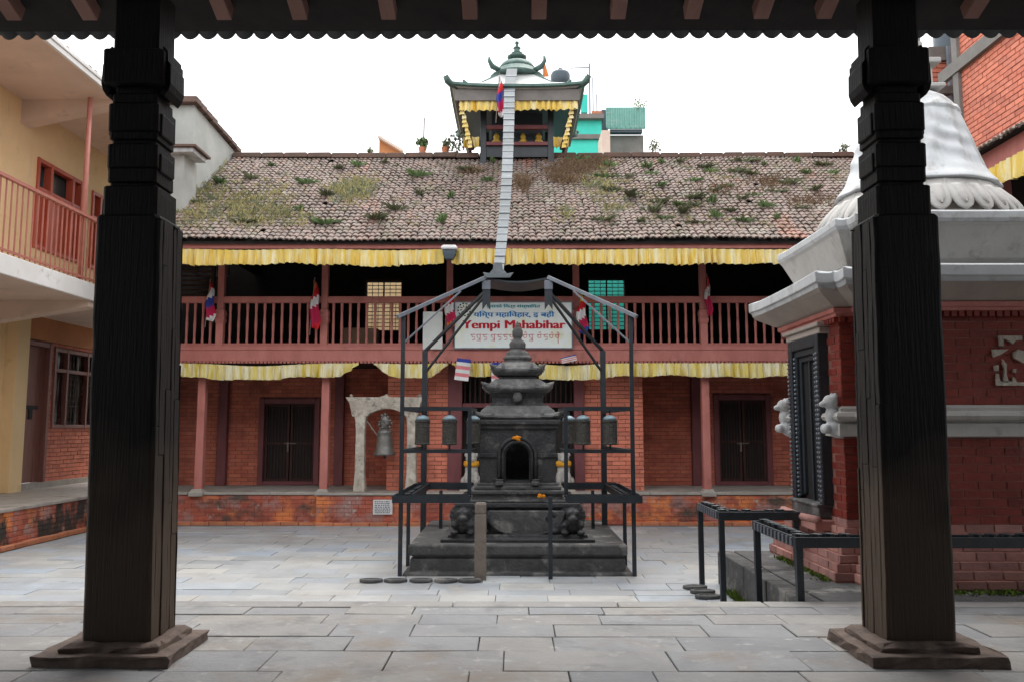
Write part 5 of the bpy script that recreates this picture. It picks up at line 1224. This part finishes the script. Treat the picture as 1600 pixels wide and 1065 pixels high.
while z < 2.56:
    pink = z < .80; o = ringz(z) if pink else 0
    ring = cross(o, z)
    n = len(ring)
    if not (bandz[0]-.03 < z < bandz[1]-.03) :
        for i in range(n):
            p, q = Vector(ring[i]), Vector(ring[(i+1) % n]); d = q-p; L_ = d.length; d.normalize(); nr_ = Vector((d.y, -d.x, 0))
            front = nr_.y < -.5; left = nr_.x < -.5
            u = -(.115 if row % 2 else 0)
            while u < L_-.001:
                a, c = max(u, 0), min(u+.22, L_); u += .23
                if c-a < .02: continue
                m_ = p+d*((a+c)/2)-nr_*.028; m_ += nr_*random.uniform(-.003, .003)
                if left and abs(p.x-(SX-SA-SBY-o)) < .01 and not pink:
                    if nY0 < m_.y < nY1 and nZ0-.2 < z+.03 < nZ1: continue
                near = (front or left) and p.y < SY+.6 and q.y < SY+.6 and p.x < SX+.6 and q.x < SX+1.0
                if near and nbr < 300 and (c-a) > .06:
                    inst(bkp if pink else bkm, 'brick', bc_, m_, (0, 0, math.atan2(d.y, d.x)), (c-a-.005, 1, 1)); nbr += 1
                else:
                    mb = restp if pink else restr; ang = d
                    e = [(-.5,-.03),(.5,-.03),(.5,.03),(-.5,.03)]; L2 = c-a-.005
                    pts = [m_+d*(x_*L2)-nr_*y_ for x_, y_ in e]
                    mb.add([(v.x, v.y, z) for v in pts]+[(v.x, v.y, z+.058) for v in pts], [(0,3,2,1),(4,5,6,7),(0,1,5,4),(1,2,6,5),(2,3,7,6),(3,0,4,7)])
    z += .068; row += 1
restr.build('upper_bricks', M['brickshrine'], bc_, kind='stuff'); restp.build('foot_bricks', M['brickpink'], bc_, kind='stuff')
z0_, z1_ = bandz; hh = z1_-z0_
bp = ((0, z0_-.03), (.05, z0_-.02), (.05, z0_+hh*.34), (.02, z0_+hh*.40), (.07, z0_+hh*.5), (.085, z0_+hh*.62), (.07, z0_+hh*.74), (.03, z0_+hh*.8), (.03, z1_-.02), (0, z1_))
b = MB()
for i in range(20):
    segs = [(None, None)] if i != 15 else [(None, nY1), (nY0, None)]
    for ya_, yb2_ in segs:
        vs = []
        for o_, zz in bp:
            p, q = cross(o_, zz)[i], cross(o_, zz)[(i+1) % 20]
            if yb2_ is not None: q = (q[0], yb2_, zz)
            if ya_ is not None: p = (p[0], ya_, zz)
            vs += [p, q]
        n = len(bp); b.add(vs, [(2*k, 2*k+1, 2*k+3, 2*k+2) for k in range(n-1)]+[tuple(2*k for k in range(n))[::-1], tuple(2*k+1 for k in range(n))])
b.build('white_band', M['white'], bc_)
# dark brick dentils under the cornice
b = MB()
for i, (p, q) in enumerate(zip(cross(.03, 2.5), cross(.03, 2.5)[1:]+cross(.03, 2.5)[:1])):
    p, q = Vector(p), Vector(q); n = max(2, int((q-p).length/.06)); d = (q-p)/n
    for k in range(n):
        c = p+d*(k+.5); b.box(c.x-.022, c.x+.022, c.y-.022, c.y+.022, 2.50, 2.545)
b.build('dentils', M['brickshrine'], bc_, kind='stuff')
MB().loft([cross(.045, 2.546), cross(.05, 2.575), cross(.07, 2.58), cross(.075, 2.62)]).build('red_moulding', M['red'], bc_, bevel=.006)
# cornices with upturned corners
def lifted(o, z, lift):
    pts = []; src = cross(o, z); n = len(src)
    for i in range(n):
        p, q = Vector(src[i]), Vector(src[(i+1) % n])
        for k in range(6):
            f = k/6; r_ = p.lerp(q, f); e = abs(2*f-1)**4
            L_ = (q-p).length; r_.z += lift*e*(1 if L_ > .6 else .6); pts.append(r_)
    return pts
zc0 = 2.60; zc1 = az(426, 6.4)
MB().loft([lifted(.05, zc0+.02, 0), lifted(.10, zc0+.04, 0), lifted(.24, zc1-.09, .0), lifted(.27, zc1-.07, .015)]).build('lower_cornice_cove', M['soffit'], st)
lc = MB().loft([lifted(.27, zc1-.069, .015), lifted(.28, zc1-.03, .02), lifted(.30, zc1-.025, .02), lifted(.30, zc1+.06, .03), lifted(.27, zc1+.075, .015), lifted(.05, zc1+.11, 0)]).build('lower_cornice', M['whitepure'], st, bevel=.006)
A2 = .80
def lifted2(o, z, lift): 
    global SA
    s = SA; SA = A2
    try:
        pts = []; A, P, W_ = A2+o, A2+.10+o, .62+o
        q0 = [(-W_,-P),(W_,-P),(W_,-A),(A,-A),(A,-W_),(P,-W_),(P,W_),(A,W_),(A,A),(W_,A),(W_,P),(-W_,P),(-W_,A),(-A,A),(-A,W_),(-P,W_),(-P,-W_),(-A,-W_),(-A,-A),(-W_,-A)]
        n = len(q0)
        for i in range(n):
            p, q = Vector((SX+q0[i][0], SY+q0[i][1], z)), Vector((SX+q0[(i+1) % n][0], SY+q0[(i+1) % n][1], z))
            for k in range(6):
                f = k/6; r_ = p.lerp(q, f); r_.z += lift*abs(2*f-1)**4*(1 if (q-p).length > .6 else .6); pts.append(r_)
        return pts
    finally: SA = s
zd0 = zc1+.10; zd1 = az(346, 6.8)
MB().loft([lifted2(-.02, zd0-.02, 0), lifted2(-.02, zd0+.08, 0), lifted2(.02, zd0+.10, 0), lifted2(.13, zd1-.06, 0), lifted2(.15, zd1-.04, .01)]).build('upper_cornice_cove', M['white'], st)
MB().loft([lifted2(.15, zd1-.039, .01), lifted2(.17, zd1-.01, .015), lifted2(.17, zd1+.045, .02), lifted2(.15, zd1+.06, .01), lifted2(-.10, zd1+.09, 0)]).build('upper_cornice', M['whitepure'], st, bevel=.006)
# lotus ring of single petals
zl0 = zd1+.085; DCX = ax(1427, SY, 280); RL = .80
MB().lathe([(RL-.02,zl0-.01),(RL-.02,zl0+.05),(RL-.01,zl0+.06),(RL-.06,zl0+.2),(RL-.10,zl0+.34),(.55,zl0+.38)], DCX, SY, 40).build('lotus_core', M['soffit'], st, smooth=False)
pt_ = MB()
def petal(u, v, s=1, lift=0):
    a = (u-.5)*2; e = max(0, 1-v*2.2)                       # rounded lower tip, upper end tucked under the dome
    wv = .098*s*math.sqrt(max(.02, 1-e*e))
    v2 = .5+(v-.5)*s
    return (.70+.20*(1-v2)**1.3+.05*math.sin(math.pi*min(1, v2*1.1))*(1-.55*a*a)+lift*(1-a*a), a*wv, .03+.33*v2)
pt_.grid(lambda u, v: petal(u, v), 8, 9); pt_.grid(lambda u, v: petal(u, v, .62, .022), 8, 9)
pm = pt_.build('lotus_petal', M['white'], st, smooth=True); pme = pm.data; bpy.data.objects.remove(pm)
NP = 28
for k in range(NP):
    o = inst(pme, 'lotus_petal', st, (DCX, SY, zl0), (0, 0, 2*math.pi*k/NP))
    md = o.modifiers.new('thick', 'SOLIDIFY'); md.thickness = .022; md.offset = -1
# bell dome draped in cloth folds
zdb = zl0+.37; zdt = az(150, SY)
prof = [(0,.76),(.03,.745),(.09,.685),(.18,.62),(.30,.565),(.42,.53),(.56,.495),(.68,.46),(.76,.435),(.84,.39),(.90,.335),(.95,.26),(1.0,.16)]
def rad(t):
    for (a, ra), (c, rc) in zip(prof, prof[1:]):
        if t <= c: return ra+(rc-ra)*(t-a)/(c-a)
    return prof[-1][1]
b = MB(); nth, nz = 144, 60; rings = []
for j in range(nz+1):
    t = j/nz; r0 = rad(t)*.955; rg_ = []
    for k in range(nth):
        th = 2*math.pi*k/nth
        sw = math.sin(th*4+.6)
        fold = .5+.5*math.sin(th*17+2.6*math.sin(th*3+1)+7*t*math.cos(th*2+.5)); fold = fold**1.6; amp = .036*max(0, 1-abs(t-.32)/.46)+.004
        swag = .016*math.sin(38*(t+.10*abs(math.sin(th*2+.4))))*max(0, 1-abs(t-.40)/.38)*(.5+.5*sw)
        r = r0+amp*fold+swag+(.018 if t > .74 and t < .79+.03*math.sin(th*8) else 0)
        rg_.append((DCX+r*math.cos(th), SY+r*math.sin(th), zdb+(zdt-zdb)*t))
    rings.append(rg_)
b.loft(rings); b.build('draped_dome', M['whitepure'], st, smooth=True)
MB().sq([(.24,.24,zdt-.01),(.24,.24,zdt+.03),(.16,.16,zdt+.04),(.16,.16,zdt+.22),(.22,.22,zdt+.24),(.22,.22,zdt+.29)], DCX, SY).build('harmika', M['white'], st, bevel=.01)
MB().lathe([c for k in range(9) for c in ((.17-.014*k, zdt+.30+.075*k), (.17-.014*k, zdt+.345+.075*k), (.12-.010*k, zdt+.35+.075*k))]+[(.03, zdt+1.05), (.05, zdt+1.1), (.005, zdt+1.25)], DCX, SY, 20).build('spire', M['white'], st)
# niche window on the left bay
XN = SX-SA-SBY
nw = MB()
def nfr(o, d0_, d1_, wd):
    ya_, yb2_, za2, zb2_ = nY0+o, nY1-o, nZ0+o*.3, nZ1-o
    nw.box(XN-d0_, XN+d1_, ya_, ya_+wd, za2, zb2_).box(XN-d0_, XN+d1_, yb2_-wd, yb2_, za2, zb2_).box(XN-d0_, XN+d1_, ya_+wd, yb2_-wd, zb2_-wd, zb2_)
nfr(0, .09, .02, .10); nfr(.101, .065, .02, .06); nfr(.162, .04, .02, .05)
nw = nw.build('niche_window', M['iron'], st, bevel=.008)
MB().box(XN-.012, XN+.02, nY0+.2, nY1-.2, nZ0, nZ1-.2).build('niche_back', M['black'], nw)
MB().box(XN-.03, XN-.013, SY-.015, SY+.015, nZ0, nZ1-.2).build('mullion', M['iron'], nw)
b = MB()
for yy in (nY0+.02, nY1-.02, nY0+.13, nY1-.13):
    zz = nZ0+.03; r_ = .017
    while zz < nZ1-.14: b.ball((XN-.095 if yy in (nY0+.02, nY1-.02) else XN-.07, yy, zz), r_, 6, 4); zz += .042
b.build('beading', M['ironlight'], nw, kind='stuff')
MB().box(XN-.09, XN+.05, nY0-.05, nY1+.05, nZ1+.001, nZ1+.06).box(XN-.12, XN+.05, nY0-.08, nY1+.08, nZ1+.061, nZ1+.10).build('lintel', M['soffit'], nw, bevel=.01)
MB().sq([(.07,.36,.80),(.07,.36,.90),(.09,.38,.905),(.09,.38,.93)], XN-.05, SY).build('altar_stone', M['basalt2'], nw, bevel=.012)
MB().sq([(.16,.42,.70),(.16,.42,.795)], XN-.02, SY).build('niche_step', M['brickpink'], nw, bevel=.012)
MB().path([(XN-.16, SY-.45, .80), (XN-.17, SY, .79), (XN-.16, SY+.5, .80)], .035).build('step_roll', M['brickpink'], nw, smooth=True)
# white lion brackets either side of the niche
for sy, lab in ((-1, 0), (1, 1)):
    b = MB(); yy = SY+sy*(SW-.06); z0 = bandz[0]-.02
    for (dx, dy, dz, r, sc) in ((-.04,0,.07,.075,(1.2,1,1)), (-.07,0,.17,.06,(1,1,1.4)), (-.08,0,.29,.065,(1,.95,1)), (-.14,0,.27,.035,(1.2,1,.8)), (-.13,.03,.06,.035,(1,1,1.3)), (-.13,-.03,.06,.035,(1,1,1.3)), (-.05,.04,.34,.022,(1,1,1.4)), (-.05,-.04,.34,.022,(1,1,1.4)), (0,0,.02,.09,(1,1,.5))):
        b.ball((XN+dx, yy+dy, z0+dz), r, 12, 8, sc)
    o = b.build('lion_bracket', M['whitepure'], st, smooth=True); md = o.modifiers.new('fuse', 'REMESH'); md.mode = 'VOXEL'; md.voxel_size = .012; md.use_smooth_shade = True
# pale carved emblem plaque on the front
Ye_ = SY-SA-SBY-.006
eb = MB()
def P(x, y): return (ax(1480+x*.15, Ye_), az(480+y*.15, Ye_))
for poly in ([(590,300),(640,300),(830,300),(830,345),(760,350),(730,385),(700,360),(635,330),(630,410),(590,400)], [(510,440),(680,440),(600,490),(520,520)], [(610,540),(650,600),(640,690),(660,780),(600,780),(625,650)],
        [(520,610),(565,600),(560,660),(525,660)], [(540,690),(560,690),(570,770),(700,770),(715,720),(745,780),(870,775),(870,815),(535,812)], [(730,470),(780,440),(870,470),(880,560),(820,580),(790,560),(740,530)], [(720,640),(745,640),(740,680),(722,680)], [(870,300),(1010,300),(1000,360),(920,340)], [(920,440),(1040,450),(1040,540),(960,520)], [(900,620),(960,560),(1000,690),(1030,800),(900,815),(930,740)]):
    eb.prism([P(*q) for q in poly][::-1], Ye_-.018, Ye_+.02)
eb.build('carved_emblem', M['torana'], st)

# ================================================================ LAMP TABLES BY THE SHRINE
def lamp_rack(label, x0, x1, y0, y1, zt, legs, wd=.17):
    """narrow L-shaped rack: one arm along the left edge, one along the front"""
    t = thing('lamp_rack', label, 'rack', ((x0+x1)/2, (y0+y1)/2, 0))
    def arm(a, c, d_, e, name):
        f_ = MB().box(a, c, d_, d_+.022, zt-.075, zt).box(a, c, e-.022, e, zt-.075, zt).box(a, a+.022, d_+.0225, e-.0225, zt-.074, zt-.001).box(c-.022, c, d_+.0225, e-.0225, zt-.074, zt-.001).box(a+.0225, c-.0225, d_+.0225, e-.0225, zt-.05, zt-.04)
        f_ = f_.build(name, M['iron'], t, bevel=.003)
        b = MB(); n = max(1, int(max(c-a, e-d_)/.105))
        for k in range(n):
            u = (k+.5)/n
            p = (a+(c-a)*u, (d_+e)/2) if c-a > e-d_ else ((a+c)/2, d_+(e-d_)*u)
            if random.random() < .85: b.lathe([(.03,0),(.042,.03),(.044,.055),(.03,.05),(.02,.03)], p[0]+random.uniform(-.01,.01), p[1]+random.uniform(-.015,.015), 8, zt-.039)
        b.build('lamp_cups', M['iron'], f_, kind='stuff')
    arm(x0, x0+wd, y0+wd+.002, y1, 'side_tray'); arm(x0, x1, y0, y0+wd, 'front_tray')
    for (lx, ly) in legs: MB().box(lx-.024, lx+.024, ly-.024, ly+.024, 0, zt-.076).build('leg', M['iron'], t)
    n = int((y1-y0)/.085)
    for k in range(1, n): MB().box(x0-.007, x0-.0005, y0+(y1-y0)*k/n-.022, y0+(y1-y0)*k/n+.022, zt-.066, zt-.010).build('side_slat', M['ironlight'], t)
q = atZ(1097, 915, 0); zt1_ = az(785, q.y); y1_ = q.y; x1_ = q.x
yfr = atZ(1145, 799, zt1_).y
lamp_rack('black iron lamp rack farther back, its front arm reaching to the shrine niche', x1_-.03, 2.62, yfr, y1_+.03, zt1_, ((x1_, y1_), (x1_, yfr+.03), (2.58, yfr+.03)))
zt2_ = zt1_; ya2, yb3 = max(5.9, EY+.05), 7.05; xl2 = 2.0
lamp_rack('long black iron lamp rack in front, running past the right pillar', xl2, 5.2, ya2, yb3, zt2_-.01, ((xl2+.03, yb3-.03), (xl2+.03, ya2+.03), (5.15, ya2+.03)))

# ================================================================ PLANTS
def blades(b, p, n, h, spread, wd, nrm=Vector((0,-.55,.83)), droop=.3):
    for _ in range(n):
        a = random.uniform(0, 2*math.pi); rr = random.uniform(.15, 1)*spread; hh = h*random.uniform(.5, 1.1)
        d = Vector((math.cos(a)*rr, math.sin(a)*rr*.6, 0)); base = Vector(p)+d*.35; tip = base+d*1.0+Vector((0,0,hh))
        s_ = Vector((math.sin(a), -math.cos(a), 0))*wd*random.uniform(.6, 1.2); mid = base.lerp(tip, .55)+Vector((0,0,hh*.12))
        b.add([base-s_*.6, base+s_*.6, mid+s_, tip-Vector((0,0,hh*droop*random.random())), mid-s_], [(0,1,2,3,4)])
def onroof(px, py):
    """where a sight line meets the front slope"""
    lo, hi = YE, YRG
    for _ in range(40):
        m_ = (lo+hi)/2
        if at(px, py, m_).z > ZROOF(m_): hi, lo = (m_, lo) if False else (hi, m_)
        else: hi = m_
    m_ = (lo+hi)/2; return Vector((ax(px, m_, py), m_, ZROOF(m_)+.03))
random.seed(3)
dg = MB(); gg = MB()
def drypatch(cx, cy, rx, ry, n, h=.16):
    for _ in range(n):
        px_, py_ = random.gauss(cx, rx*.62), random.gauss(cy, ry*.62)
        if not (252 < py_ < 368) or px_ < 250: continue
        blades(dg if random.random() < .7 else gg, onroof(px_, py_), 5, h*random.uniform(.3, 1.0), .13, .006)
for a in ((315, 300, 40, 45, 150), (345, 325, 55, 30, 150), (395, 320, 40, 30, 80), (420, 340, 35, 22, 90), (335, 270, 30, 22, 70), (300, 345, 28, 16, 60), (440, 310, 22, 25, 40), (550, 305, 32, 16, 130, .22), (470, 345, 20, 12, 30), (560, 290, 20, 10, 40), (930, 275, 26, 30, 70), (945, 300, 18, 18, 40), (960, 330, 18, 12, 30), (885, 340, 14, 10, 25)): drypatch(*a)
for _ in range(160):
    drypatch(random.uniform(940, 1330), random.uniform(255, 360), 10, 6, 2, .09)
for _ in range(60): drypatch(random.uniform(300, 780), random.uniform(255, 360), 8, 5, 2, .08)
o = dg.build('dry_roof_grass', M['dry'], kind='stuff'); o['label'] = 'dry yellow grass growing over the tiled roof'; o['category'] = 'grass'
o = gg.build('green_roof_grass', M['leafdark'], kind='stuff'); o['label'] = 'thin green grass mixed into the dry growth on the roof'; o['category'] = 'grass'
bwn = MB()
for (cx, cy, rx, ry, n) in ((910, 262, 36, 14, 130), (875, 272, 24, 12, 70), (930, 258, 25, 12, 80), (815, 290, 20, 12, 60), (890, 285, 26, 8, 50), (1260, 320, 26, 8, 40), (1200, 290, 30, 10, 40), (1130, 300, 40, 10, 40), (740, 272, 14, 6, 25)):
    for _ in range(n):
        px_, py_ = random.gauss(cx, rx*.5), random.gauss(cy, ry*.5)
        if 250 < py_ < 366: blades(bwn, onroof(px_, py_), 5, .13, .14, .006)
o = bwn.build('brown_roof_weeds', M['brownweed'], kind='stuff'); o['label'] = 'dead brown weeds matted on the tiled roof'; o['category'] = 'weeds'
def tuftmesh(m, n, h, sp):
    b = MB(); blades(b, (0,0,0), n, h, sp, .013, droop=.5); o = b.build('weed_tuft', m); me = o.data; bpy.data.objects.remove(o); return me
tm = [tuftmesh(M['leaf'], 70, .10, .16), tuftmesh(M['leafdark'], 70, .09, .17), tuftmesh(M['leafdark'], 90, .08, .22), tuftmesh(M['leaf'], 50, .13, .12)]
spots = [(655, 278), (655, 305), (527, 265), (560, 262), (425, 262), (395, 283), (512, 308), (467, 332), (508, 352), (600, 257), (735, 270), (705, 310), (1010, 265), (1060, 256), (1098, 265), (1112, 272), (1080, 287), (1150, 272), (1178, 275), (1018, 276), (1030, 295), (1110, 303), (1080, 313), (1112, 320), (1060, 324), (1075, 325), (1145, 333), (1200, 329), (1163, 349), (1030, 320), (985, 310), (955, 264), (945, 280), (980, 280), (1210, 303), (1245, 257), (1260, 275), (1230, 290), (1290, 262), (1300, 275), (1130, 296), (1250, 330), (1065, 335), (1120, 343), (905, 255), (1018, 334), (960, 300), (770, 255), (760, 285), (940, 348), (1160, 256), (1195, 262), (1040, 345), (1000, 350), (1090, 352), (1215, 345), (1180, 310), (1155, 315), (1270, 300), (1035, 258), (480, 290), (620, 330), (585, 345), (690, 350), (345, 290), (310, 320), (380, 350)]
for i, (px_, py_) in enumerate(spots):
    o = bpy.data.objects.new('weed_tuft', tm[i % 4]); COL.objects.link(o); o.location = onroof(px_, py_)-Vector((0,0,.02)); s = random.uniform(.85, 1.5); o.scale = (s*1.2, s, s*random.uniform(.8, 1.1)); o.rotation_euler.z = random.uniform(0, 6.28)
    tag(o, 'small green weed tuft rooted between tiles of the long roof', 'weed', 'weed tufts on the tiled roof')
def potplant(px_, pz, Y, h, label, pot=True, m='leaf', n=90, stake=False):
    X, z = ax(px_, Y, pz), az(pz, Y); t = thing('roof_plant', label, 'plant', (X, Y, z))
    if pot: MB().lathe([(.06,0),(.085,.11),(.09,.12),(.08,.12),(.075,.10)], X, Y, 12, z).build('pot', M['terra'], t)
    b = MB(); base = Vector((X, Y, z+(.10 if pot else 0)))
    for _ in range(n):
        d = Vector((random.gauss(0,1), random.gauss(0,1), random.gauss(0,1))).normalized()*h*.5*random.uniform(.3, 1); c = base+Vector((0,0,h*.5))+d
        u_ = Vector((random.gauss(0,1), random.gauss(0,1), random.gauss(0,1))).normalized()*.05; v_ = u_.orthogonal().normalized()*.03
        b.add([c-u_, c+v_, c+u_, c-v_], [(0,1,2,3)])
    b.build('foliage', M[m], t); MB().tube(base-Vector((0,0,.05)), base+Vector((0,0,h*.6)), .015, .006, 5).build('stem', M['post'], t)
    if stake: MB().tube((X+.02, Y, z), (X+.03, Y, z+.75), .015).build('stake', M['post'], t)
potplant(660, 240, 16.3, .26, 'small potted shrub with a stake on the roof ridge', True, 'leaf', 110, True)
potplant(696, 240, 16.3, .18, 'tiny potted plant on the ridge left of the pagoda', True, 'leafdark', 40)
potplant(713, 243, 16.35, .5, 'dusty leafy shrub beside the left foot of the pagoda', False, 'leafdark', 110)
potplant(999, 176, 24.8, .5, 'leafy plant on the grey house parapet against the sky', False, 'leaf', 90)
potplant(1024, 241, 16.5, .32, 'little dark shrub on the roof ridge at right', False, 'leafdark', 60)
potplant(578, 241, 16.5, .14, 'low weed on the ridge left of the orange gable', False, 'leafdark', 30)
potplant(1318, 241, 16.5, .25, 'scrubby weed on the ridge beside the right pillar', False, 'leafdark', 60)
mo = MB()
for _ in range(900):
    x_ = random.uniform(2.2, 5.8); y_ = random.gauss(SY-SA-SBY-.26, .05) if x_ > 3.1 else None
    if y_ is None: x_ = SX-SA-SBY-.22+random.gauss(0, .03); y_ = random.uniform(6.9, 8.2)
    blades(mo, (x_, y_, ZP), 2, .035, .04, .007)
for _ in range(150): blades(mo, (2.06+random.gauss(0,.01), random.uniform(6.3, 8.1), 0), 3, .10*random.random()+.02, .05, .008)
o = mo.build('moss', M['moss'], kind='stuff'); o['label'] = 'bright green moss along the foot of the white stupa shrine'; o['category'] = 'moss'
